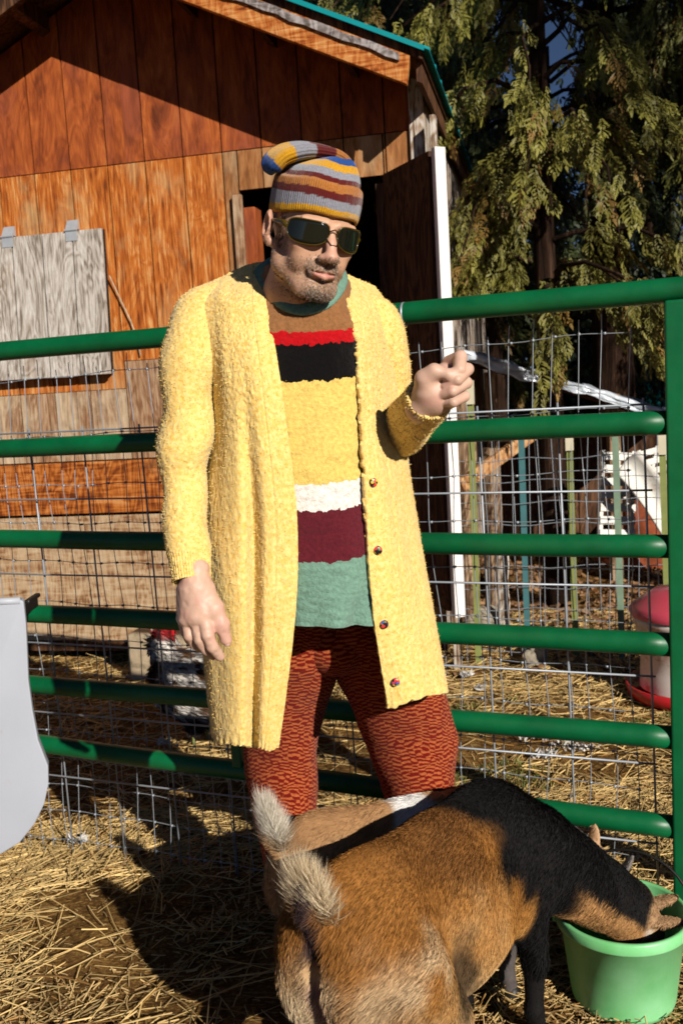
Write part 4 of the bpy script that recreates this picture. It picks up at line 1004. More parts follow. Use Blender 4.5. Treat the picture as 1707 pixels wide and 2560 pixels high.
# ------------------------------------------------------------------ bucket
def bucket():
    b = gnd(1562, 2552); R0 = 0.112; c = np.array([0.560, 1.975, GZ + 0.012]); root = empty('bucket', c); tag(root, 'bright green plastic feed bucket with a wire handle, goats eating from it', 'bucket')
    h = 0.205; R1 = 0.138
    prof = [(0.0, 0.0), (R0 - 0.012, 0.0), (R0 - 0.003, 0.004), (R0, 0.014), (R1 - 0.006, h - 0.028), (R1 + 0.004, h - 0.027), (R1 + 0.006, h - 0.022), (R1 + 0.006, h - 0.004), (R1 + 0.003, h), (R1 - 0.003, h), (R1 - 0.006, h - 0.004), (R0 - 0.005, 0.012), (0.0, 0.010)]
    MB().lathe(c, prof, 72).build('tub', M['bucket_plastic'], root, smooth=True)
    MB().lathe(c, [(0.0, 0.06), (R0 - 0.002, 0.06)], 40).build('feed', M['dirt'], root)
    for s in (-1, 1):
        e = c + np.array([s * R1 * math.cos(0.35), -s * R1 * math.sin(0.35), h - 0.03]); MB().box(e, (math.cos(0.35), -math.sin(0.35), 0), (math.sin(0.35), math.cos(0.35), 0), ZU, 0.012, 0.012, 0.014).build('ear_lug', M['bucket_plastic'], root, bevel=0.003)
    pts = []
    for k in range(21):
        a = math.pi * k / 20; w = R1 + 0.012
        pts.append(c + np.array([-w * math.cos(a) * math.cos(0.35), w * math.cos(a) * math.sin(0.35), h - 0.03]) + math.sin(a) * np.array([0.035, 0.055, 0.135]))
    MB().tube(pts, 0.0033, 8).build('handle', M['dark_steel'], root, smooth=True)
    return c
BUCKET = bucket()

# ------------------------------------------------------------------ goats
def goat(loc, head, scale, colour, label, seed, neck, ears, tail_h=0.11, fur_n=70000, detail=0.0055, tailcol=None):
    """local frame: x forward, y to the goat's left, z up from the ground"""
    f = Field((-0.46, -0.36, -0.005), (0.64, 0.24, 0.66), detail)
    f.ell((-0.01, 0, 0.395), (0.27, 0.128, 0.155), 0.05)
    f.ell((-0.03, 0, 0.36), (0.22, 0.142, 0.13), 0.05)
    f.ell((-0.23, 0, 0.455), (0.135, 0.105, 0.115), 0.06); f.ell((-0.26, 0.055, 0.40), (0.11, 0.065, 0.13), 0.05); f.ell((-0.26, -0.055, 0.40), (0.11, 0.065, 0.13), 0.05)
    f.ell((0.20, 0, 0.395), (0.13, 0.105, 0.145), 0.06); f.ell((0.16, 0, 0.485), (0.12, 0.05, 0.05), 0.05)
    f.cone((-0.28, 0, 0.55), (0.06, 0, 0.525), 0.022, 0.022, 0.05)
    f.path([np.array(p) for p, r in neck], [r for p, r in neck], 0.035)
    for s in (-1, 1):
        f.ell((0.19, s * 0.085, 0.36), (0.07, 0.045, 0.12), 0.04)
        f.path([(0.19, s * 0.088, 0.30), (0.215, s * 0.088, 0.185), (0.205, s * 0.088, 0.075), (0.215, s * 0.088, 0.03)], [0.042, 0.024, 0.018, 0.021], 0.015)
        f.path([(-0.24, s * 0.085, 0.40), (-0.17, s * 0.105, 0.28), (-0.30, s * 0.092, 0.20), (-0.285, s * 0.092, 0.08), (-0.27, s * 0.092, 0.03)], [0.085, 0.055, 0.028, 0.019, 0.022], 0.025)
    f.path([(-0.345, 0, 0.515), (-0.368, 0, 0.545), (-0.376, 0, 0.545 + tail_h * 0.45)], [0.026, 0.016, 0.008], 0.015)
    f.cone((-0.375, 0, 0.47), (-0.345, 0, 0.30), 0.016, 0.02, 0.01, cut=True)
    hd, hd2 = np.array(neck[-2][0], float), np.array(neck[-1][0], float)
    for e in ears:
        p0, p3 = np.array(e[0][0]), np.array(e[3][0]); dv = p3 - p0; le = np.linalg.norm(dv); eu = Vector(dv).to_track_quat('X', 'Z').to_euler()
        f.ell(p0 + dv * 0.52, (le * 0.56, 0.021, 0.0075), 0.006, rot=tuple(eu)); f.cone(p0 - dv * 0.1, p0 + dv * 0.3, 0.014, 0.010, 0.008)
    V, Q = f.mesh(); V = relax(V, Q, 1, 0.4)
    N = vnormals(V, Q)
    colr = colour(V)
    ca, sa = math.cos(head), math.sin(head); Rm = np.array([[ca, -sa, 0], [sa, ca, 0], [0, 0, 1]])
    T = lambda P: (np.asarray(P) * scale) @ Rm.T + np.array([loc[0], loc[1], GZ + 0.005])
    root = empty('goat', (loc[0], loc[1], GZ)); tag(root, label, 'goat')
    link('body', npmesh('body', T(V), quads=Q, cols=colr), M['fur_skin'], root, smooth=True)
    g = np.random.default_rng(seed)
    P, nn = surf_points(V, Q, fur_n, g)
    N2 = nn
    flow = np.tile(np.array([-0.75, 0, -0.45]), (len(P), 1)); flow[:, 2] -= 0.6 * np.clip((0.42 - P[:, 2]) * 4, 0, 1.2); flow[:, 0] += 0.5 * (P[:, 0] > 0.25) * 0
    flow += 0.35 * np.stack([vnoise(P, 14, seed + i) for i in range(3)], 1) + g.normal(size=P.shape) * 0.12
    tang = flow - N2 * np.sum(flow * N2, 1, keepdims=True); tang /= np.linalg.norm(tang, axis=1, keepdims=True) + 1e-9
    low = P[:, 2] < 0.16; headp = P[:, 0] > 0.36
    d = tang + N2 * (0.14 + 0.10 * g.random((len(P), 1)))
    L = np.where(low, 0.007, np.where(headp, 0.010, 0.017 + 0.007 * vnoise(P, 10, seed + 7))) * g.uniform(0.6, 1.2, len(P))
    butt = (P[:, 0] < -0.30) & (P[:, 2] < 0.42); L[butt] *= 1.6
    cc = colour(P) * g.uniform(0.75, 1.22, (len(P), 1)) * (1 + 0.18 * vnoise(P, 55, seed + 11))[:, None]
    Vf, q, t, c = strands(P - N2 * 0.001, d, L, 0.0013, cc, rng_=g)
    link('fur', npmesh('fur', T(Vf), quads=q, tris=t, cols=c), M['fur'], root)
    # tail brush
    n = 6500; tt = g.random(n); B = np.column_stack([-0.345 - 0.03 * tt, g.normal(size=n) * 0.014, 0.515 + (0.03 + tail_h * 0.45) * tt]); a = g.uniform(0, 6.28, n)
    sp = (0.35 + 0.75 * (1 - tt)); d = np.column_stack([sp * np.cos(a) - 0.15, sp * np.sin(a), 0.35 + 0.75 * tt]) + g.normal(size=(n, 3)) * 0.16; bnd = np.column_stack([np.zeros(n), np.zeros(n), 0.35 * np.ones(n)]); tc_ = np.array(tailcol or (1.0, 0.84, 0.60))
    cc = tc_ * g.uniform(0.75, 1.1, (n, 1)); dark = (tt < 0.25); cc[dark] *= np.array([0.6, 0.5, 0.4])
    Vf, q, t, c = strands(B, d, g.uniform(0.02, 0.05, n) * tail_h / 0.11, 0.0010, cc, bend=bnd, rng_=g)
    link('tail_brush', npmesh('tail_brush', T(Vf), quads=q, tris=t, cols=c), M['tail_hair'], root)
    hoof = MB()
    for x, s in ((0.215, -1), (0.215, 1), (-0.27, -1), (-0.27, 1)):
        p = T(np.array([[x, s * 0.09, 0.0]]))[0]; MB().tube([p - ZU * 0.003, p + ZU * 0.022, p + ZU * 0.04], [0.026 * scale, 0.023 * scale, 0.019 * scale], 12).build('hoof', M['black_metal'], root, smooth=True)
    return T

def mixc(a, b, w): return np.asarray(a) * (1 - w[:, None]) + np.asarray(b) * w[:, None]
def sm(x, a, b): t = np.clip((x - a) / (b - a), 0, 1); return t * t * (3 - 2 * t)
def coat_near(P):
    n = 0.05 * vnoise(P, 9, 4) + 0.03 * vnoise(P, 24, 5)
    OR, DK, BK, TAN = (0.36, 0.150, 0.034), (0.15, 0.062, 0.020), (0.009, 0.008, 0.008), (0.66, 0.45, 0.23)
    c = np.tile(np.array(OR), (len(P), 1)); x, y, z = P.T
    c = mixc(c, (0.48, 0.23, 0.06), sm(0.42 - z + n, -0.03, 0.12))
    c = mixc(c, DK, 0.75 * sm(z + n, 0.50, 0.56) * sm(x, -0.3, 0.0))
    c = mixc(c, TAN, 0.85 * sm(0.43 - z + 1.6 * n, 0.0, 0.24) * sm(0.06 - x, 0, 0.06))
    c = mixc(c, (0.78, 0.60, 0.38), 0.9 * sm(-0.24 - x + 1.5 * n, 0.0, 0.09) * sm(0.48 - z + 1.5 * n, 0, 0.18))
    # smoky patch on the thigh and flank stripes
    c = mixc(c, BK, 0.85 * sm(0.06 - np.hypot((x + 0.13) * 0.8, (z - 0.345)) + 0.8 * n, 0.0, 0.05) * (y < 0))
    c = mixc(c, BK, 0.7 * sm(0.045 - np.hypot((x + 0.05 - 0.4 * (z - 0.3)) * 1.6, (z - 0.27) * 0.7) + 0.8 * n, 0.0, 0.04) * (y < 0))
    # black shoulders and neck
    c = mixc(c, BK, sm(x + n + 0.30 * np.maximum(z - 0.45, -0.10), 0.065, 0.125))
    c = mixc(c, (0.50, 0.26, 0.10), sm(x, 0.25, 0.29) * sm(np.interp(x, [0.2, 0.265, 0.325, 0.39, 0.445, 0.475], [0.42, 0.385, 0.325, 0.265, 0.21, 0.15]) - 0.035 - z + 0.3 * n, 0.0, 0.02))
    c = mixc(c, (0.07, 0.04, 0.025), 0.6 * sm(x, 0.40, 0.5) * sm(vnoise(P, 18, 9), 0.1, 0.5))
    # tan muzzle stripes and ears
    for ec in ((0.462, -0.27, 0.20), (0.512, -0.242, 0.217)): c = mixc(c, (0.42, 0.25, 0.13), sm(0.058 - np.linalg.norm(P - np.array(ec), axis=1), 0, 0.015))
    c = mixc(c, (0.75, 0.66, 0.55), sm(0.022 - np.linalg.norm(P - np.array((0.435, -0.235, 0.19)), axis=1), 0, 0.01))
    # bare dark skin under the tail
    c = mixc(c, (0.05, 0.03, 0.03), sm(-0.335 - x, 0, 0.02) * sm(z, 0.43, 0.46) * sm(0.03 - np.abs(y), 0, 0.02))
    c = mixc(c, (0.36, 0.20, 0.17), sm(-0.31 - x, 0, 0.02) * sm(0.42 - z, 0, 0.03) * sm(z, 0.30, 0.34) * sm(0.024 - np.abs(y), 0, 0.012))
    return c
def coat_far(P):
    n = 0.04 * vnoise(P, 9, 14) + 0.02 * vnoise(P, 24, 15); x, y, z = P.T
    c = np.tile(np.array((0.47, 0.27, 0.13)), (len(P), 1))
    c = mixc(c, (0.34, 0.17, 0.07), 0.6 * sm(z + n, 0.50, 0.56))
    c = mixc(c, (0.80, 0.78, 0.76), sm(x + n, -0.085, -0.06) * sm(0.10 - x + n, 0.0, 0.03))
    c = mixc(c, (0.10, 0.085, 0.08), sm(x + n, 0.12, 0.16))
    c = mixc(c, (0.55, 0.34, 0.19), sm(0.05 - np.linalg.norm(P - np.array((0.515, -0.05, 0.36)), axis=1), 0, 0.01)); c = mixc(c, (0.20, 0.18, 0.17), sm(0.05 - np.linalg.norm(P - np.array((0.54, -0.152, 0.315)), axis=1), 0, 0.01)); return c
NECK1 = [((0.20, 0, 0.42), 0.105), ((0.265, -0.06, 0.388), 0.092), ((0.325, -0.11, 0.33), 0.080), ((0.39, -0.15, 0.27), 0.068), ((0.445, -0.185, 0.215), 0.060), ((0.475, -0.205, 0.16), 0.046), ((0.49, -0.215, 0.11), 0.033)]
def ear_pts(s, x, z, out, fwd, up, y0=0.0): return [((x, y0 + s * 0.045, z), 0.013), ((x + fwd * 0.4, y0 + s * (0.045 + out * 0.45), z + up * 0.4), 0.019), ((x + fwd * 0.8, y0 + s * (0.045 + out * 0.8), z + up * 0.8), 0.014), ((x + fwd, y0 + s * (0.045 + out), z + up), 0.005)]
ear_ = lambda a, b: [(a, 0), (a, 0), (b, 0), (b, 0)]
E1 = [ear_((0.425, -0.225, 0.205), (0.488, -0.300, 0.200)), ear_((0.480, -0.205, 0.205), (0.535, -0.268, 0.225))]
GT1 = goat((0.14, 1.74), math.radians(51), 1.0, coat_near, 'brown and black goat in front, head down in the green bucket', 3, NECK1, E1, fur_n=170000)
NECK2 = [((0.20, 0, 0.42), 0.10), ((0.31, -0.02, 0.40), 0.08), ((0.41, -0.05, 0.34), 0.066), ((0.47, -0.08, 0.285), 0.06), ((0.51, -0.10, 0.215), 0.05), ((0.535, -0.115, 0.155), 0.034)]
E2 = [ear_((0.505, -0.055, 0.29), (0.517, -0.052, 0.385)), ear_((0.505, -0.135, 0.25), (0.553, -0.158, 0.34))]
GT2 = goat((0.112, 1.985), math.radians(23), 0.87, coat_far, 'tan goat with a white saddle standing between the man and the front goat', 5, NECK2, E2, fur_n=60000, tail_h=0.13, tailcol=(1.0, 0.93, 0.80))

# ------------------------------------------------------------------ speckled hen behind the gate
def hen():
    b = gnd(490, 1885); c0 = np.array([b[0] + 0.03, b[1] + 0.05, GZ]); s = 1.0
    f = Field((-0.24, -0.15, -0.01), (0.26, 0.15, 0.42), 0.006)
    f.ell((0, 0, 0.19), (0.135, 0.085, 0.10), 0.03, rot=(0, 0.35, 0)); f.ell((-0.06, 0, 0.20), (0.10, 0.088, 0.10), 0.04); f.ell((0.06, 0, 0.23), (0.08, 0.07, 0.08), 0.04)
    f.path([(-0.10, 0, 0.24), (-0.13, 0.0, 0.31), (-0.125, 0, 0.345)], [0.055, 0.032, 0.026], 0.03)
    f.path([(0.10, 0, 0.25), (0.17, 0, 0.34), (0.19, 0, 0.39)], [0.05, 0.035, 0.012], 0.03)
    for y in (-0.035, 0.035): f.path([(-0.01, y, 0.13), (-0.01, y, 0.075)], [0.04, 0.018], 0.02)
    V, Q = f.mesh(); rot = math.radians(-28); ca, sa = math.cos(rot), math.sin(rot); Rm = np.array([[ca, -sa, 0], [sa, ca, 0], [0, 0, 1]]); T = lambda P: 1.3 * np.asarray(P) @ Rm.T + c0
    def hc(P):
        x, y, z = P.T; n = vnoise(P, 60, 3); n2 = vnoise(P, 16, 8)
        c = np.tile(np.array((0.74, 0.68, 0.62)), (len(P), 1)); c = mixc(c, (0.16, 0.08, 0.04), sm(n + 0.5 * n2, 0.25, 0.55)); c = mixc(c, (0.04, 0.03, 0.028), sm(0.15 - z + 0.03 * n, 0, 0.04))
        c = mixc(c, (0.02, 0.035, 0.03), sm(x + 0.02 * n, 0.08, 0.11)); c = mixc(c, (0.20, 0.10, 0.05), sm(-0.06 - x, 0, 0.03) * sm(n2, -0.1, 0.3)); c = mixc(c, (0.30, 0.02, 0.02), sm(z, 0.335, 0.35) * (x < 0)); return c
    root = empty('hen', c0); tag(root, 'speckled white and brown hen with a dark green tail behind the gate', 'hen')
    link('body', npmesh('body', T(V), quads=Q, cols=hc(V)), M['feathers'], root, smooth=True)
    g = np.random.default_rng(4); n = 5000; P, nn = surf_points(V, Q, n, g); fl = np.tile(np.array([0.9, 0, -0.25]), (n, 1)); d = fl - nn * np.sum(fl * nn, 1, keepdims=True) + nn * 0.22
    Vf, q, t, c = strands(P, d, g.uniform(0.015, 0.035, n), 0.010, hc(P) * g.uniform(0.6, 1.3, (n, 1)), rng_=g); link('plumage', npmesh('plumage', T(Vf), quads=q, tris=t, cols=c), M['feathers'], root)
    n = 60; B = np.column_stack([0.15 + 0.03 * g.random(n), g.normal(size=n) * 0.015, 0.30 + 0.08 * g.random(n)]); d = np.column_stack([0.5 + 0.4 * g.random(n), g.normal(size=n) * 0.15, 0.9 + g.random(n) * 0.4])
    Vf, q, t, c = strands(B, d, g.uniform(0.07, 0.13, n), 0.022, np.tile(np.array((0.012, 0.03, 0.025)), (n, 1)) * g.uniform(0.6, 1.6, (n, 1)), rng_=g); link('tail', npmesh('tail', T(Vf), quads=q, tris=t, cols=c), M['feathers'], root)
    cm = MB()
    for k in range(5): p = T(np.array([[-0.145 + 0.014 * k, 0, 0.366 + 0.008 * math.sin(k * 0.9)]]))[0]; cm.box(p, (ca, sa, 0), (-sa, ca, 0), ZU, 0.007, 0.004, 0.016)
    cm.build('comb', M['red_plastic'], root, bevel=0.003)
    p = T(np.array([[-0.148, 0, 0.335], [-0.182, 0, 0.326]])); MB().tube([p[0], p[1]], [0.011, 0.002], 8).build('beak', M['post_cream'], root)
    p = T(np.array([[-0.145, 0, 0.32], [-0.15, 0, 0.295]])); MB().tube([p[0], p[1]], [0.006, 0.010], 8).build('wattle', M['red_plastic'], root)
    for y in (-0.035, 0.035):
        p = T(np.array([[-0.01, y, 0.09], [-0.015, y, 0.005]])); lg = MB().tube([p[0], p[1]], 0.006, 7)
        for a in (-0.6, 0, 0.6): e = T(np.array([[-0.015 - 0.04 * math.cos(a), y + 0.03 * math.sin(a), 0.004]]))[0]; lg.tube([p[1], e], [0.005, 0.002], 6)
        lg.build('leg', M['post_olive'], root)
hen()
# ------------------------------------------------------------------ the man
man = empty('person', (0.0, 1.98, GZ)); tag(man, 'man in a long yellow cardigan, striped beanie and sunglasses raising one fist', 'person')
DY = 0.05
A3 = lambda x, y, Y: at(x, y, Y + DY)
# --- head frame
HR = np.array((Matrix.Rotation(math.radians(24), 3, 'Z') @ Matrix.Rotation(math.radians(14), 3, 'X') @ Matrix.Rotation(math.radians(10), 3, 'Y')))
HK = 0.945
HO = at(827, 583, 1.72) - HR @ (np.array([0, -0.09, 0.015]) * HK)
def HP(P):
    P = np.array(P, float); P[:, 2] = np.where(P[:, 2] < 0, P[:, 2] * 0.92, P[:, 2])
    return (P * HK) @ HR.T + HO

def head_mesh():
    f = Field((-0.115, -0.15, -0.24), (0.115, 0.13, 0.16), 0.0024)
    f.ell((0, 0.015, 0.045), (0.073, 0.093, 0.088), 0.02); f.ell((0, -0.03, -0.015), (0.060, 0.058, 0.085), 0.03)
    f.path([(-0.056, 0.0, -0.03), (-0.050, -0.012, -0.062), (-0.022, -0.062, -0.098), (0.022, -0.062, -0.098), (0.050, -0.012, -0.062), (0.056, 0.0, -0.03)], [0.016, 0.018, 0.017, 0.017, 0.018, 0.016], 0.025)
    f.ell((0, -0.078, -0.096), (0.024, 0.018, 0.018), 0.015)
    for s in (-1, 1):
        f.ell((s * 0.043, -0.062, -0.016), (0.02, 0.018, 0.014), 0.018); f.ell((s * 0.036, -0.058, -0.045), (0.018, 0.02, 0.022), 0.02)
        f.ell((s * 0.031, -0.098, 0.012), (0.017, 0.013, 0.011), 0.008, cut=True); f.ell((s * 0.031, -0.078, 0.012), 0.0125, 0.002)
        f.cone((s * 0.050, -0.072, 0.030), (s * 0.012, -0.090, 0.030), 0.007, 0.008, 0.010)
        f.ell((s * 0.013, -0.102, -0.034), (0.0085, 0.011, 0.008), 0.006)
        # ear
        f.ell((s * 0.083, 0.018, 0.004), (0.010, 0.020, 0.032), 0.006, rot=(0.15, 0, s * 0.45)); f.ell((s * 0.093, 0.010, 0.006), (0.009, 0.011, 0.019), 0.004, cut=True, rot=(0.15, 0, s * 0.45)); f.ell((s * 0.079, 0.008, -0.024), (0.008, 0.010, 0.011), 0.006)
        f.cone((s * 0.022, -0.098, -0.040), (s * 0.034, -0.080, -0.068), 0.002, 0.003, 0.004, cut=True)
        f.ell((s * 0.0065, -0.111, -0.044), (0.004, 0.005, 0.003), 0.002, cut=True)
    f.path([(0, -0.090, 0.022), (0, -0.101, -0.005), (0, -0.112, -0.028)], [0.0075, 0.0085, 0.0115], 0.010)
    f.ell((0, -0.114, -0.030), (0.0125, 0.0115, 0.0105), 0.006)
    f.ell((0, -0.086, -0.060), (0.028, 0.018, 0.024), 0.012)
    f.path([(-0.027, -0.086, -0.0595), (-0.008, -0.0985, -0.0575), (0.008, -0.0985, -0.0575), (0.027, -0.086, -0.0595)], [0.002, 0.0036, 0.0036, 0.002], 0.004)
    f.path([(-0.024, -0.087, -0.0650), (0, -0.0990, -0.0715), (0.024, -0.087, -0.0650)], [0.003, 0.0052, 0.003], 0.004)
    f.path([(-0.028, -0.090, -0.0615), (0, -0.1065, -0.0640), (0.028, -0.090, -0.0615)], [0.0018, 0.0034, 0.0018], 0.0015, cut=True)
    f.path([(-0.018, -0.092, -0.079), (0.018, -0.092, -0.079)], [0.005, 0.005], 0.008, cut=True)
    f.path([(0, 0.030, -0.05), (0, 0.045, -0.13), (0, 0.065, -0.22)], [0.054, 0.049, 0.050], 0.03)
    f.cone((0, -0.015, -0.11), (0, 0.01, -0.17), 0.020, 0.014, 0.03)
    V, Q = f.mesh(); return V, Q
def face_col(P):
    x, y, z = P.T; n = vnoise(P, 60, 2); n2 = vnoise(P, 25, 6)
    c = np.tile(np.array((0.60, 0.335, 0.21)), (len(P), 1)) * (1 + 0.06 * n2)[:, None]
    c = mixc(c, (0.62, 0.32, 0.24), 0.6 * sm(-0.095 - y, 0, 0.02) * sm(z, -0.05, -0.03)); c = mixc(c, (0.58, 0.27, 0.19), 0.5 * sm(np.abs(x), 0.07, 0.085))
    c = mixc(c, (0.55, 0.22, 0.18), 0.8 * sm(0.027 - np.abs(x), 0, 0.006) * sm(0.0075 - np.abs(z + 0.0670), 0, 0.004) * (y < -0.088))
    c = mixc(c, (0.30, 0.18, 0.115), 0.6 * beardw(P))
    return c
def beardw(P):
    x, y, z = P.T
    jaw = sm(-0.052 - 0.25 * (y + 0.02) - z + 0.012 * vnoise(P, 40, 12), -0.006, 0.02) * sm(z, -0.135, -0.11) * sm(0.03 - y, 0, 0.03) * (0.35 + 0.65 * sm(0.045 - np.abs(x), 0, 0.02))
    side = sm(np.abs(x), 0.045, 0.06) * sm(0.02 - y, 0, 0.02) * sm(y, -0.055, -0.03) * sm(-z, -0.03, 0.02) * 0.35
    mus = sm(-0.040 - z, 0, 0.006) * sm(z, -0.060, -0.055) * sm(0.036 - np.abs(x), 0, 0.006) * (y < -0.075)
    lips = sm(0.024 - np.abs(x), 0, 0.004) * sm(z, -0.0765, -0.0735) * sm(-0.0565 - z, 0, 0.003) * (y < -0.085)
    soul = sm(0.03 - np.abs(np.abs(x) - 0.03), 0.012, 0.02) * 0
    return np.clip(np.maximum(np.maximum(jaw, side), mus) - lips, 0, 1)
parts = []                                   # body pieces, joined below into one mesh
V, Q = head_mesh(); HV, HQ = V, Q
parts.append((HP(V), Q, face_col(V)))

# --- hands
def hand(prims, lo_pad=0.03, res=0.0018, pal=None):
    pts = np.concatenate([np.array([q[0] for q in p]) for p in prims]); f = Field(pts.min(0) - lo_pad - 0.02, pts.max(0) + lo_pad + 0.02, res)
    for p in prims: f.path([q[0] for q in p], [q[1] for q in p], p[0][2] if len(p[0]) > 2 else 0.006)
    return f.mesh()
def hp_(x, y, Y, r): return (A3(x, y, Y), r)
# raised fist, palm towards the camera
YH = 1.655
def F_(x, y, dy, r): return (A3(x, y, YH + dy), r)
fist = [
    [F_(1052, 1018, 0.03, 0.030) + (0.012,), F_(1075, 985, 0.015, 0.030)],
    [F_(1085, 985, 0.012, 0.030) + (0.014,), F_(1118, 950, 0.025, 0.026)],
    [F_(1090, 1000, 0.016, 0.026) + (0.014,), F_(1138, 985, 0.03, 0.021)],
    [F_(1085, 960, 0.012, 0.024) + (0.012,), F_(1132, 918, 0.03, 0.017)],
    # index
    [F_(1122, 905, 0.022, 0.0118) + (0.0022,), F_(1150, 893, 0.0, 0.0120), F_(1147, 925, -0.018, 0.0112), F_(1126, 943, -0.022, 0.0100)],
    # middle
    [F_(1140, 925, 0.024, 0.0112) + (0.0016,), F_(1168, 923, -0.002, 0.0112), F_(1142, 950, -0.024, 0.0102), F_(1113, 966, -0.014, 0.0092)],
    # ring
    [F_(1146, 957, 0.026, 0.0110) + (0.0016,), F_(1165, 957, -0.002, 0.0108), F_(1130, 978, -0.024, 0.0098), F_(1098, 989, -0.010, 0.0090)],
    # little
    [F_(1142, 990, 0.026, 0.0100) + (0.0016,), F_(1160, 991, 0.002, 0.0098), F_(1132, 1006, -0.018, 0.0090), F_(1106, 1006, -0.004, 0.0082)],
    # thumb
    [F_(1066, 975, 0.004, 0.022) + (0.010,), F_(1062, 948, -0.006, 0.0165), F_(1085, 929, -0.016, 0.0125), F_(1114, 934, -0.022, 0.0095)],
]
V, Q = hand(fist)
def hand_col(P):
    c = np.tile(np.array((0.62, 0.39, 0.29)), (len(P), 1)); n = vnoise(P, 45, 3); return mixc(c, (0.64, 0.33, 0.26), 0.5 * sm(n, 0.0, 0.6))
parts.append((V, Q, hand_col(V)))
YL = 1.665
def L_(x, y, dy, r): return (A3(x, y, YL + dy), r)
hang = [
    [L_(490, 1425, 0.03, 0.026) + (0.012,), L_(488, 1470, 0.018, 0.027)],
    [L_(500, 1475, 0.016, 0.022) + (0.014,), L_(513, 1535, 0.0, 0.0165)],
    [L_(488, 1478, 0.016, 0.022) + (0.014,), L_(490, 1545, 0.0, 0.0165)],
    [L_(477, 1480, 0.022, 0.021) + (0.014,), L_(468, 1550, 0.010, 0.0150)],
    [L_(471, 1480, 0.032, 0.020) + (0.014,), L_(459, 1545, 0.028, 0.0135)],
    [L_(511, 1535, 0.0, 0.0138) + (0.003,), L_(520, 1590, -0.012, 0.0118), L_(532, 1618, -0.008, 0.0108), L_(550, 1641, 0.004, 0.0090)],
    [L_(490, 1545, 0.002, 0.0125) + (0.002,), L_(500, 1598, -0.004, 0.0115), L_(514, 1622, 0.006, 0.0105), L_(532, 1638, 0.018, 0.0088)],
    [L_(468, 1548, 0.012, 0.0118) + (0.002,), L_(474, 1590, 0.006, 0.0102), L_(488, 1610, 0.016, 0.0098), L_(500, 1620, 0.028, 0.0082)],
    [L_(457, 1545, 0.028, 0.0110) + (0.002,), L_(464, 1578, 0.026, 0.0098), L_(473, 1598, 0.034, 0.0090), L_(484, 1610, 0.044, 0.0078)],
    [L_(512, 1478, 0.020, 0.020) + (0.010,), L_(536, 1520, 0.006, 0.0160), L_(554, 1560, 0.004, 0.0132), L_(566, 1600, 0.006, 0.0100)],
]
V, Q = hand(hang)
V = V + vnormals(V, Q) * (0.0008 * vnoise(V, 120, 5))[:, None]
parts.append((V, Q, hand_col(V)))
# --- the body beneath the clothes
def trunk_body():
    f = Field((-0.42, 1.6, GZ), (0.36, 2.3, 1.62), 0.012); c = A3
    ch, wa, pe, nk = c(765, 900, 1.88), c(790, 1300, 1.90), c(830, 1540, 1.98), c(752, 745, 1.91)
    f.ell(ch, (0.12, 0.08, 0.17), 0.05); f.ell(wa, (0.11, 0.07, 0.18), 0.06); f.ell(pe, (0.12, 0.07, 0.08), 0.05)
    f.cone(c(560, 800, 1.90), c(900, 820, 1.96), 0.035, 0.03, 0.05); f.cone(nk, c(752, 690, 1.89), 0.045, 0.042, 0.02)
    f.path([c(545, 800, 1.87), c(468, 1080, 1.785), c(488, 1440, 1.70)], [0.036, 0.024, 0.020], 0.03)
    f.path([c(920, 830, 1.96), c(985, 1065, 1.94), c(1062, 1008, 1.68)], [0.034, 0.024, 0.020], 0.03)
    f.path([c(745, 1590, 1.98), c(712, 1980, 2.14), c(762, 2440, 2.16)], [0.036, 0.03, 0.025], 0.02)
    f.path([c(935, 1590, 2.0), c(1050, 1980, 2.14), c(1085, 2440, 2.16)], [0.036, 0.03, 0.025], 0.02)
    return f.mesh()
V, Q = trunk_body(); parts.append((V, Q, np.tile(np.array((0.5, 0.27, 0.18)), (len(V), 1))))
off = 0; VV, QQ, CC = [], [], []
for v, q, c in parts: VV.append(v); QQ.append(q + off); CC.append(c); off += len(v)
link('body', npmesh('body', np.concatenate(VV), quads=np.concatenate(QQ), cols=np.concatenate(CC)), M['skin'], man, smooth=True)
# fingernails
def nail(p, q, r, parent=man):
    p, q = np.asarray(p), np.asarray(q); d = (q - p) / np.linalg.norm(q - p); toC = _C - q; toC -= d * np.dot(toC, d); toC /= np.linalg.norm(toC); s = np.cross(d, toC)
    f = Field(q - 0.02, q + 0.02, 0.0012); c = q + toC * r * 0.80 + d * r * 0.25
    V = []; 
    g = np.zeros((6, 7, 3))
    for i in range(6):
        for j in range(7):
            u, v = i / 5 * 2 - 1, j / 6 * 2 - 1; g[i, j] = c + d * u * r * 0.75 + s * v * r * 0.62 * math.sqrt(max(0, 1 - 0.35 * u * u)) - toC * r * 0.28 * v * v
    V, Q, uv = loft(g); o = link('fingernail', npmesh('fingernail', V, quads=Q, cols=np.tile(np.array((0.62, 0.40, 0.34)), (len(V), 1))), M['skin'], parent, smooth=True)
    o.modifiers.new('t', 'SOLIDIFY').thickness = 0.0008
for fg in (fist[5], fist[6], fist[7]): nail(fg[-2][0], fg[-1][0], fg[-1][1])
nail(hang[9][-2][0], hang[9][-1][0], hang[9][-1][1])
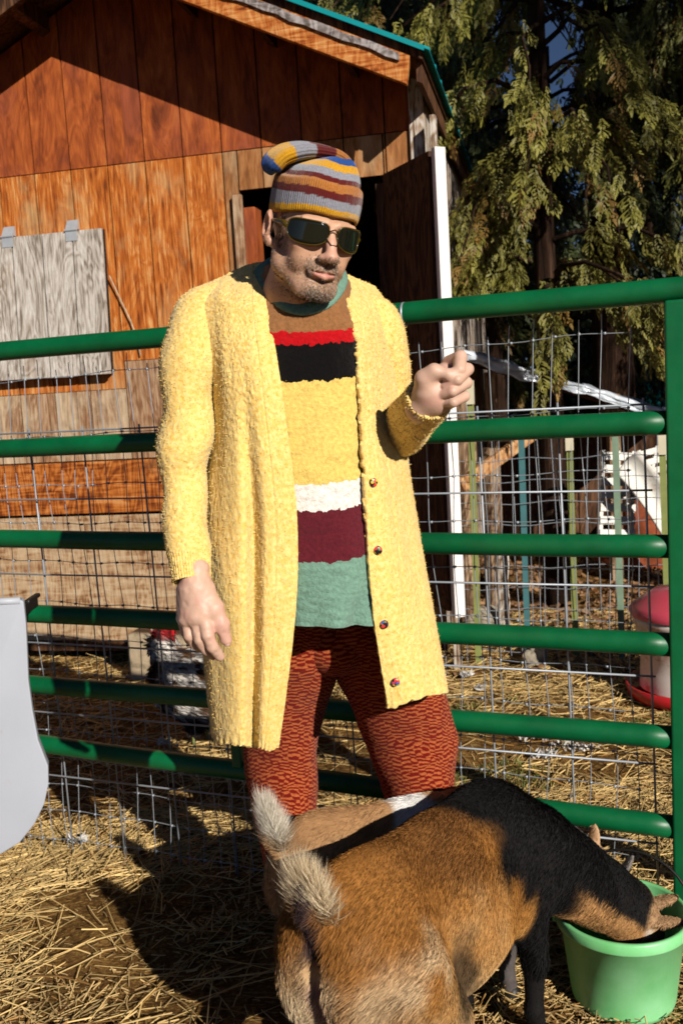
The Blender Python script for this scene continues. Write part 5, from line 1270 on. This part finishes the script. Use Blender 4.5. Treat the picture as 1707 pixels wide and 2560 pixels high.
# --- beard and eyebrow stubble
def beard():
    g = np.random.default_rng(2); w = beardw(HV); wf = w[HQ].mean(1); P, nn = surf_points(HV, HQ, 6500, g, weight=wf + 1e-6)
    fl = np.tile(np.array([0, -0.35, -1.0]), (len(P), 1)) + g.normal(size=P.shape) * 0.45; fl[:, 0] += P[:, 0] * 6
    d = fl - nn * np.sum(fl * nn, 1, keepdims=True) + nn * 0.35
    L = 0.0028 + 0.0045 * sm(-P[:, 2], 0.08, 0.105) * sm(0.035 - np.abs(P[:, 0]), 0, 0.02) + 0.002 * (P[:, 2] > -0.06) * (np.abs(P[:, 0]) < 0.036)
    base = np.where((g.random(len(P)) < 0.42 + 0.3 * sm(-P[:, 2], 0.085, 0.11))[:, None], np.array([[0.40, 0.33, 0.27]]), np.array([[0.20, 0.115, 0.065]]))
    Vf, q, t, c = strands(P, d, L * g.uniform(0.6, 1.3, len(P)), 0.0008, base * g.uniform(0.6, 1.2, (len(P), 1)), rng_=g)
    link('beard', npmesh('beard', HP(Vf), quads=q, tris=t, cols=c), M['beard_hair'], man)
    for sg in (-1, 1):
        n = 350; P = np.column_stack([g.normal(size=n) * 0.003 + sg * 0.068, g.uniform(-0.026, -0.006, n), g.uniform(-0.03, 0.045, n)]); d = np.column_stack([np.zeros(n), 0.3 * np.ones(n), -np.ones(n)]) + g.normal(size=(n, 3)) * 0.2
        Vf, q, t, c = strands(P, d, 0.009, 0.0009, np.array([[0.13, 0.08, 0.045]]) * g.uniform(0.5, 1.3, (n, 1)), rng_=g); link('sideburn', npmesh('sideburn', HP(Vf), quads=q, tris=t, cols=c), M['beard_hair'], man)
beard()
# --- sunglasses
def glasses():
    def lens_pt(s, t, sg, grow=1.0):
        a = math.radians(5 + 56 * s); hh = 0.0200 * grow * max(0, 1 - abs(2 * s - 1) ** (5.0 if t > 0 else 2.6)) ** (0.40 if t > 0 else 0.55); z = 0.012 + hh * t * (0.92 if t > 0 else 1.22) - 0.002 * s
        R = 0.090; return np.array([sg * R * math.sin(a) * 0.95, -0.010 - R * math.cos(a) * 1.0 - 0.003, z])
    root = None
    for sg in (-1, 1):
        g = np.zeros((9, 25, 3))
        for i in range(9):
            for j in range(25): g[i, j] = lens_pt(j / 24, i / 8 * 2 - 1, sg)
        V, Q, uv = loft(g, flip=sg < 0); o = link('lens', npmesh('lens', HP(V), quads=Q), M['lens'], man if root is None else root, smooth=True)
        o.modifiers.new('t', 'SOLIDIFY').thickness = 0.0018
        if root is None: root = o; o.name = 'sunglasses'; o['label'] = 'dark wraparound sunglasses with olive frame'
        rim = [lens_pt(s, 1, sg, 1.04) for s in np.linspace(0.0, 1, 22)] + [lens_pt(s, -1, sg, 1.04) for s in np.linspace(1, 0.0, 22)[1:]]
        MB().tube(HP(np.array(rim)), [0.0014 if k < 22 else 0.0009 for k in range(len(rim))], 8).build('rim', M['frame'], root, smooth=True)
        e = lens_pt(1, 0, sg)
        MB().tube(HP(np.array([e + (-sg * 0.002, 0.0, 0.003), (sg * 0.0755, -0.040, 0.017), (sg * 0.080, -0.012, 0.018), (sg * 0.083, 0.022, 0.014)])), [0.0055, 0.005, 0.004, 0.003], 10).build('temple', M['frame'], root, smooth=True)
    MB().tube(HP(np.array([lens_pt(0.02, 0.5, -1), (0, -0.1075, 0.022), lens_pt(0.02, 0.5, 1)])), 0.0013, 8).build('bridge', M['wire_dark'], root, smooth=True)
    MB().tube(HP(np.array([lens_pt(0.05, -0.8, -1), (-0.006, -0.1135, -0.006), (0.006, -0.1135, -0.006), lens_pt(0.05, -0.8, 1)])), 0.0010, 8).build('bridge', M['wire_dark'], root, smooth=True)
glasses()
# --- beanie with its long top folded over to the left
def beanie():
    Yl, Gr, Mr, Tn, Bl = [np.array(lin(*c)[:3]) for c in ((214, 156, 30), (146, 146, 156), (96, 28, 26), (176, 112, 54), (24, 74, 150))]
    rings = [(0.046, 0.0785, 0.098, 0, 0.006), (0.050, 0.082, 0.102, 0, 0.006), (0.060, 0.0835, 0.1035, 0, 0.006), (0.080, 0.084, 0.104, 0.0, 0.007), (0.097, 0.082, 0.101, 0, 0.008), (0.1025, 0.078, 0.097, 0, 0.008), (0.104, 0.0755, 0.0935, 0, 0.008),
             (0.113, 0.0725, 0.090, 0.002, 0.008), (0.124, 0.067, 0.081, 0.005, 0.008), (0.135, 0.057, 0.067, 0.011, 0.006), (0.144, 0.045, 0.052, 0.017, 0.003), (0.151, 0.032, 0.038, 0.022, 0.0), (0.155, 0.012, 0.018, 0.024, -0.002)]
    R = cr(np.array(rings), 110); n = 96; g = np.zeros((110, n, 3))
    for i, (z, rx, ry, cx, cy) in enumerate(R):
        a = np.linspace(0, 2 * math.pi, n, endpoint=False); rib = 1 + 0.010 * np.sin(a * 30) * (0.6 if z < 0.1 else 1)
        wr = 1 + 0.035 * np.sin(3 * a + 1 + z * 30) * sm(np.array([z]), 0.10, 0.15)[0]
        yy = cy + ry * np.sin(a) * rib * wr; back = sm(np.array([0.075 - z]), 0, 0.03)[0]
        g[i] = np.column_stack([cx + rx * np.cos(a) * rib * wr, yy, z - 0.030 * back * (yy + 0.1) / 0.2 * 0.9 + 0.0015 * np.sin(5 * a)])
    V, Q, uv = loft(g, closed=True); z0 = np.repeat(R[:, 0], n) + 0.0012 * vnoise(V, 160, 2)
    stops = [(0.0575, Yl), (0.073, Gr), (0.0875, Mr), (0.104, Tn), (0.113, Mr), (0.126, Gr), (0.140, Yl), (9, Bl)]
    c = np.zeros((len(V), 3)); prev = -9
    for zt, cc in stops: c[(z0 >= prev) & (z0 < zt)] = cc; prev = zt
    uv = np.column_stack([np.tile(np.linspace(0, 0.55, n), 110), uv[:, 1]])
    hat = link('beanie', npmesh('beanie', HP(V), quads=Q, cols=c, uv=uv), M['striped_knit'], man, smooth=True); hat['label'] = 'ribbed striped knit beanie with its tip folded over'
    s = hat.modifiers.new('t', 'SOLIDIFY'); s.thickness = 0.005; s.offset = -1
    # folded tip
    ctr = np.array([(0.042, 0.008, 0.126), (0.040, 0.004, 0.144), (0.016, 0.002, 0.155), (-0.020, 0.002, 0.155), (-0.054, 0.004, 0.148), (-0.084, 0.008, 0.133), (-0.099, 0.014, 0.112), (-0.098, 0.018, 0.097)])
    ra = np.array([0.013, 0.015, 0.015, 0.016, 0.018, 0.019, 0.018, 0.006]); rb = np.array([0.024, 0.032, 0.036, 0.038, 0.040, 0.038, 0.032, 0.01])
    C_ = cr(ctr, 90); ra, rb = cr(ra, 90), cr(rb, 90); g = np.zeros((90, 64, 3))
    for i in range(90):
        d = C_[min(i + 1, 89)] - C_[max(i - 1, 0)]; d /= np.linalg.norm(d); y = np.array([0, 1.0, 0]); y -= d * np.dot(d, y); y /= np.linalg.norm(y); zz_ = np.cross(d, y); a = np.linspace(0, 2 * math.pi, 64, endpoint=False)
        rib = 1 + 0.03 * np.sin(a * 18); fold = 1 - 0.22 * np.exp(-((np.cos(a - 4.4) - 1) / 0.10) ** 2)
        g[i] = C_[i] + (np.cos(a) * rib * rb[i])[:, None] * y + (np.sin(a) * rib * fold * ra[i])[:, None] * zz_
    V, Q, uv = loft(g, closed=True); t = np.repeat(np.linspace(0, 1, 90), 64) + 0.006 * vnoise(V, 120, 7)
    c = np.zeros((len(V), 3)); prev = -9
    for tt, cc in ((0.17, Bl), (0.33, Tn), (0.48, Mr), (0.63, Gr), (0.80, Yl), (9, Bl)): c[(t >= prev) & (t < tt)] = cc; prev = tt
    uv = np.column_stack([np.tile(np.linspace(0, 0.3, 64), 90), uv[:, 1]])
    tip = link('folded_tip', npmesh('folded_tip', HP(V), quads=Q, cols=c, uv=uv), M['striped_knit'], hat, smooth=True)
beanie()
# --- loose wool ends standing off the knit
def nap(V, Q, n, L, m, parent, seed):
    g = np.random.default_rng(seed); P, nn = surf_points(V, Q, n, g); front = np.sum(nn * (_C - P), 1)
    d = nn * 0.6 + g.normal(size=P.shape) * 0.7
    Vf, q, t, c = strands(P - nn * 0.001, d, L * g.uniform(0.6, 1.3, n), 0.0013, np.ones((n, 3)), bend=g.normal(size=P.shape) * 0.5, rng_=g)
    tag(link('wool_nap', npmesh('wool_nap', Vf, quads=q, tris=t), m, parent), kind='stuff')
# --- sweater
def sweater():
    rows = [(668, 668, 838, 1.800, 1.93, -8), (700, 640, 868, 1.775, 1.95, 30), (760, 600, 888, 1.745, 1.98, 26), (850, 588, 908, 1.722, 2.0, 8), (1000, 590, 930, 1.715, 2.0, 0), (1150, 600, 952, 1.715, 2.0, 0), (1300, 612, 960, 1.720, 2.0, 0), (1430, 618, 968, 1.725, 2.0, 4), (1500, 622, 972, 1.727, 2.0, 8), (1552, 632, 962, 1.722, 1.99, 14)]
    K = 120; g0 = np.zeros((len(rows), K, 3)); a = np.linspace(0, 2 * math.pi, K, endpoint=False)
    for i, (py, xl, xr, yf, yb, dip) in enumerate(rows):
        cx, hw, cy, hd = (xl + xr) / 2, (xr - xl) / 2, (yf + yb) / 2, (yb - yf) / 2
        for k in range(K):
            ca, sa = math.cos(a[k]), math.sin(a[k]); e = 0.82
            x = cx + hw * np.sign(ca) * abs(ca) ** e; Y = cy - hd * np.sign(sa) * abs(sa) ** e
            g0[i, k] = A3(x, py + dip * (sa if sa > 0 else sa * 1.2), Y)
    G = cr(g0, 230); V, Q, uv = loft(G, closed=True, flip=True)
    N = vnormals(V, Q); rowt = np.repeat(np.linspace(0, 1, 230), K); ang = np.tile(a, 230)
    drape = sm(rowt, 0.80, 1.0) * (0.012 * np.sin(ang * 7 + 0.6) + 0.006 * np.sin(ang * 13)) + 0.004 * np.sin(ang * 3 + rowt * 9)
    rib = sm(rowt, 0.93, 0.95) * 0.0012 * np.sin(ang * 120)
    V = V + N * (drape + rib + 0.0022 * vnoise(V, 130, 4) + 0.003 * fbm(V, 18, 9, 2))[:, None]
    sw = link('sweater', npmesh('sweater', V, quads=Q, uv=uv), M['sweater_wool'], man, smooth=True); sw['label'] = 'wool sweater banded brown, red, black, yellow, cream, maroon and sage'
    s = sw.modifiers.new('t', 'SOLIDIFY'); s.thickness = 0.006; s.offset = -1
    nap(V, Q, 30000, 0.0024, M['sweater_wool'], sw, 35)
    # ribbed collar
    ring = [(655, 680, 1.85), (672, 715, 1.80), (708, 748, 1.762), (755, 765, 1.745), (802, 752, 1.752), (833, 720, 1.785), (845, 685, 1.83), (828, 658, 1.89), (768, 642, 1.93), (700, 645, 1.92), (664, 660, 1.885)]
    P = np.array([A3(*p) for p in ring]); P = np.concatenate([P, P[:1]]); P = np.concatenate([P[-3:-1], P, P[1:3]]); P = cr(P, 15 * 14 + 1); P = P[2 * 15 - 1: -2 * 15 + 1] if False else P[28:-28]
    g = np.zeros((len(P), 20, 3)); ctr = P.mean(0)
    for i in range(len(P)):
        d = P[(i + 1) % len(P)] - P[i - 1]; d /= np.linalg.norm(d) + 1e-9; inn = ctr - P[i]; up = np.cross(d, inn); up /= np.linalg.norm(up); inn = np.cross(up, d); aa = np.linspace(0, 2 * math.pi, 20, endpoint=False)
        w = np.array([0, 0, 1.0]) * 0.6 + inn * 0.8; w -= d * np.dot(w, d); w /= np.linalg.norm(w); th = np.cross(d, w); rb = 1 + 0.05 * math.sin(i * 2.0)
        g[i] = P[i] + (np.cos(aa) * 0.021)[:, None] * w + (np.sin(aa) * 0.0065 * rb)[:, None] * th
    V, Q, uv = loft(g, closed=True); link('collar', npmesh('collar', V, quads=Q), M['sage_wool'], sw, smooth=True)
sweater()
# --- trousers
def trousers():
    def leg(rows, bulge):
        K = 90; a = np.linspace(0, 2 * math.pi, K, endpoint=False); g0 = np.zeros((len(rows), K, 3))
        for i, (py, xl, xr, Yc, dep) in enumerate(rows):
            for k in range(K):
                x = (xl + xr) / 2 + (xr - xl) / 2 * math.cos(a[k]); g0[i, k] = A3(x, py, Yc + 0.04 + 0.16 * float(sm(np.array([py]), 1480, 1950)[0]) - dep * math.sin(a[k]))
        G = cr(g0, 240); V, Q, uv = loft(G, closed=True, flip=True); N = vnormals(V, Q); t = np.repeat(np.linspace(0, 1, 240), K); ang = np.tile(a, 240)
        V = V + N * (0.004 * np.sin(ang * 2 + t * 11 + bulge) * np.sin(t * 17 + bulge) + 0.006 * fbm(V, 9, int(bulge * 7), 2) + 0.0007 * vnoise(V, 220, 3))[:, None]
        return V, Q, uv
    l1 = [(1470, 650, 850, 1.93, 0.10), (1560, 632, 846, 1.93, 0.11), (1640, 616, 842, 1.93, 0.11), (1700, 608, 836, 1.93, 0.105), (1770, 606, 812, 1.93, 0.10), (1860, 612, 788, 1.935, 0.092), (1950, 624, 784, 1.94, 0.085), (2060, 640, 786, 1.95, 0.08), (2250, 690, 808, 1.96, 0.065), (2430, 710, 815, 1.97, 0.058), (2490, 712, 817, 1.97, 0.056)]
    l2 = [(1470, 800, 985, 1.95, 0.10), (1560, 806, 1020, 1.95, 0.11), (1630, 822, 1060, 1.95, 0.115), (1690, 846, 1098, 1.95, 0.115), (1760, 884, 1122, 1.945, 0.108), (1860, 924, 1132, 1.94, 0.10), (1950, 952, 1136, 1.94, 0.092), (2050, 978, 1138, 1.945, 0.086), (2250, 1005, 1142, 1.955, 0.072), (2430, 1024, 1146, 1.965, 0.062), (2480, 1026, 1148, 1.965, 0.06)]
    V1, Q1, u1 = leg(l1, 1.3); V2, Q2, u2 = leg(l2, 2.6)
    # seat and gusset between the legs
    c = A3(838, 1585, 2.005); g = np.zeros((50, 60, 3))
    for i in range(50):
        th = math.pi * (i + 0.5) / 50
        for k in range(60): ph = 2 * math.pi * k / 60; g[i, k] = c + np.array([0.092 * math.sin(th) * math.cos(ph), -0.098 * math.sin(th) * math.sin(ph), 0.088 * math.cos(th)])
    V3, Q3, u3 = loft(g, closed=True, flip=True)
    V2 = np.concatenate([V2, V3]); Q2 = np.concatenate([Q2, Q3 + len(V2) - len(V3)]); u2 = np.concatenate([u2, u3 + 0.7])
    tr = link('trousers', npmesh('trousers', np.concatenate([V1, V2]), quads=np.concatenate([Q1, Q2 + len(V1)]), uv=np.concatenate([u1, u2 + 0.31])), M['jacquard_knit'], man, smooth=True); tr['label'] = 'baggy rust red and orange patterned knit trousers'
    s = tr.modifiers.new('t', 'SOLIDIFY'); s.thickness = 0.004; s.offset = -1
    for x, y in ((765, 2500), (1088, 2490)):
        p = A3(x, y, 2.165); p[2] = GZ; f = Field(p + (-0.08, -0.24, -0.01), p + (0.08, 0.12, 0.16), 0.006)
        f.ell(p + (0.01, -0.11, 0.045), (0.048, 0.09, 0.042), 0.03); f.ell(p + (0, 0.02, 0.045), (0.042, 0.06, 0.045), 0.03); f.cone(p + (0, 0.02, 0.06), p + (0, 0.02, 0.14), 0.042, 0.045, 0.03); f.cone(p + (0.0, -0.16, 0.008), p + (0, 0.05, 0.008), 0.04, 0.038, 0.01)
        V, Q = f.mesh(); link('boot', npmesh('boot', V, quads=Q), M['dark_door'], man, smooth=True)
trousers()
# --- cardigan
def cardigan():
    E_R = [(668, 658, 1.90), (664, 740, 1.775), (674, 800, 1.745), (692, 900, 1.715), (714, 1050, 1.700), (744, 1300, 1.698), (739, 1550, 1.715), (697, 1872, 1.755)]
    M_R = [(647, 655, 1.905), (640, 740, 1.766), (646, 800, 1.734), (660, 900, 1.706), (680, 1050, 1.692), (710, 1300, 1.688), (704, 1550, 1.704), (670, 1874, 1.746)]
    N_R = [(624, 660, 1.905), (618, 740, 1.765), (622, 800, 1.735), (632, 900, 1.704), (646, 1050, 1.690), (662, 1300, 1.686), (660, 1550, 1.702), (650, 1872, 1.746)]
    G_R = [(604, 667, 1.905), (598, 740, 1.768), (600, 800, 1.738), (606, 900, 1.710), (618, 1050, 1.702), (634, 1300, 1.716), (634, 1550, 1.732), (634, 1868, 1.776)]
    F_R = [(584, 676, 1.905), (572, 740, 1.776), (570, 800, 1.744), (578, 900, 1.720), (588, 1050, 1.706), (602, 1300, 1.694), (604, 1550, 1.704), (602, 1864, 1.750)]
    H_R = [(560, 690, 1.89), (540, 735, 1.795), (540, 800, 1.762), (550, 900, 1.738), (556, 1050, 1.738), (552, 1300, 1.730), (548, 1550, 1.735), (560, 1862, 1.775)]
    O_R = [(522, 706, 1.90), (496, 756, 1.838), (498, 808, 1.815), (512, 900, 1.815), (522, 1050, 1.82), (512, 1300, 1.80), (506, 1550, 1.80), (536, 1858, 1.835)]
    B_R = [(545, 708, 2.00), (535, 760, 1.99), (540, 810, 1.99), (548, 900, 1.99), (545, 1050, 1.98), (535, 1280, 1.97), (530, 1500, 1.98), (560, 1790, 1.99)]
    B_C = [(745, 652, 2.01), (745, 740, 2.06), (748, 800, 2.08), (752, 900, 2.09), (758, 1050, 2.09), (770, 1200, 2.09), (785, 1400, 2.09), (800, 1640, 2.10)]
    B_L = [(900, 700, 2.06), (930, 760, 2.07), (940, 810, 2.07), (950, 900, 2.07), (965, 1050, 2.06), (1000, 1280, 2.05), (1035, 1500, 2.04), (1065, 1690, 2.04)]
    O_L = [(935, 715, 1.99), (968, 760, 1.98), (980, 810, 1.965), (990, 900, 1.95), (1003, 1050, 1.94), (1042, 1300, 1.915), (1088, 1550, 1.895), (1121, 1728, 1.89)]
    H_L = [(915, 705, 1.95), (945, 760, 1.90), (955, 810, 1.87), (965, 900, 1.85), (978, 1050, 1.835), (1012, 1300, 1.82), (1050, 1550, 1.81), (1080, 1738, 1.82)]
    F_L = [(890, 695, 1.92), (912, 760, 1.835), (922, 810, 1.805), (934, 900, 1.780), (944, 1050, 1.765), (966, 1300, 1.755), (994, 1550, 1.755), (1030, 1752, 1.775)]
    E_L = [(848, 678, 1.885), (866, 745, 1.79), (882, 800, 1.765), (900, 870, 1.745), (908, 1050, 1.730), (918, 1300, 1.728), (935, 1550, 1.738), (971, 1772, 1.768)]
    cols_ = [E_R, M_R, N_R, G_R, F_R, H_R, O_R, B_R, B_C, B_L, O_L, H_L, F_L, E_L]
    g = np.array([[A3(*p) for p in c] for c in cols_]).transpose(1, 0, 2)          # rows, cols, 3
    G = cr(g, 330); G = cr(G.transpose(1, 0, 2), 430).transpose(1, 0, 2)
    V, Q, uv = loft(G); N = vnormals(V, Q)
    if np.dot(N[330 // 2 * 430 + 40], _C - V[330 // 2 * 430 + 40]) < 0: Q = Q[:, ::-1]; N = -N
    R_, K_ = 330, 430; s = np.tile(np.linspace(0, 13, K_), R_); t = np.repeat(np.linspace(0, 1, R_), K_)
    edge = np.minimum(s, 13 - s)
    seam = -0.0016 * np.exp(-((edge - 1.45) / 0.05) ** 2)                         # placket line
    nub = 0.0011 * vnoise(V, 190, 4) + 0.0009 * vnoise(V, 380, 6)
    fold = 0.004 * fbm(V * np.array([1, 1, 0.35]), 9, 14, 2) * sm(t, 0.15, 0.5)
    curl = 0.0012 * np.sin(s * 16) * sm(t, 0.97, 1.0)
    V = V + N * (seam + nub + fold + curl)[:, None]
    V[:, 2] += 0.0035 * vnoise(V[:, :2] * 1.0, 60, 3) * sm(t, 0.985, 1.0)
    CV, CQ = V, Q
    card = link('cardigan', npmesh('cardigan', V, quads=Q, uv=uv), M['yellow_boucle'], man, smooth=True); card['label'] = 'long open yellow boucle wool cardigan'
    m = card.modifiers.new('t', 'SOLIDIFY'); m.thickness = 0.011; m.offset = -1
    nap(V, Q, 80000, 0.0030, M['yellow_boucle'], card, 31)
    def sleeve(ctrl, n=260, K=150, seed=1, wr=0.006, squash=1.0, cuff=0.9):
        P = np.array([A3(*c[:3]) for c in ctrl]); r = cr(np.array([c[3] for c in ctrl]), n); C_ = cr(P, n); g = np.zeros((n, K, 3)); a = np.linspace(0, 2 * math.pi, K, endpoint=False); x = None
        for i in range(n):
            d = C_[min(i + 2, n - 1)] - C_[max(i - 2, 0)]; d /= np.linalg.norm(d)
            if x is None: x = np.cross(d, (0, 1.0, 0)); 
            x = x - d * np.dot(d, x); x /= np.linalg.norm(x); y = np.cross(d, x)
            g[i] = C_[i] + r[i] * ((np.cos(a))[:, None] * x + squash * (np.sin(a))[:, None] * y)
        V, Q, uv = loft(g, closed=True); N = vnormals(V, Q)
        if np.mean(np.sum(N * (V - np.repeat(C_, K, 0)), 1)) < 0: Q = Q[:, ::-1]; N = -N
        t = np.repeat(np.linspace(0, 1, n), K); ang = np.tile(a, n)
        wrk = wr * np.sin(t * 34 + 1.6 * np.sin(ang + seed) + seed) * np.exp(-((t - 0.52) / 0.20) ** 2) + 0.006 * fbm(V, 11, seed, 2)
        cf = sm(t, cuff, cuff + 0.02) * (0.0012 * np.sin(ang * 44) - 0.001) 
        V = V + N * (wrk + cf + 0.0011 * vnoise(V, 190, seed + 3) + 0.0009 * vnoise(V, 380, seed + 4))[:, None]
        o = link('sleeve', npmesh('sleeve', V, quads=Q, uv=uv), M['yellow_boucle'], card, smooth=True); mm = o.modifiers.new('t', 'SOLIDIFY'); mm.thickness = 0.008; mm.offset = -1; nap(V, Q, 26000, 0.0030, M['yellow_boucle'], card, 40 + seed)
    sleeve([(590, 760, 1.88, 0.038), (550, 772, 1.866, 0.054), (512, 812, 1.842, 0.060), (484, 900, 1.808, 0.060), (468, 1050, 1.782, 0.052), (462, 1180, 1.765, 0.046), (464, 1300, 1.738, 0.042), (474, 1390, 1.714, 0.037), (481, 1452, 1.695, 0.034)], seed=2, cuff=0.86)
    sleeve([(872, 790, 1.955, 0.030), (905, 790, 1.935, 0.050), (938, 830, 1.93, 0.059), (955, 920, 1.955, 0.058), (968, 1010, 1.965, 0.056), (985, 1068, 1.930, 0.056), (1010, 1066, 1.850, 0.052), (1038, 1040, 1.760, 0.045), (1060, 1018, 1.705, 0.041), (1074, 1000, 1.675, 0.041)], seed=5, wr=0.005, cuff=0.90)
    for x, y, Y in ((942, 1210, 1.728), (955, 1380, 1.727), (970, 1567, 1.735), (990, 1715, 1.752)):
        c = A3(x, y, Y); toC = _C - c; toC[2] *= 0.3; toC /= np.linalg.norm(toC)
        # find the cardigan surface near here so that the button sits on it
        dd_ = np.linalg.norm(np.cross(V - _C, (ray(x, y) / np.linalg.norm(ray(x, y)))), axis=1); near = np.argsort(dd_)[:60]; k = near[np.argmin(np.linalg.norm(V[near] - _C, axis=1))]; c = V[k]; nn = N[k]
        if np.dot(nn, toC) < 0: nn = -nn
        nn = nn * 0.4 + toC * 0.6; nn /= np.linalg.norm(nn)
        MB().tube([c - nn * 0.002, c + nn * 0.003, c + nn * 0.0055, c + nn * 0.0062], [0.0082, 0.0086, 0.0076, 0.006], 20).build('button', M['button_resin'], card, smooth=True)
cardigan()
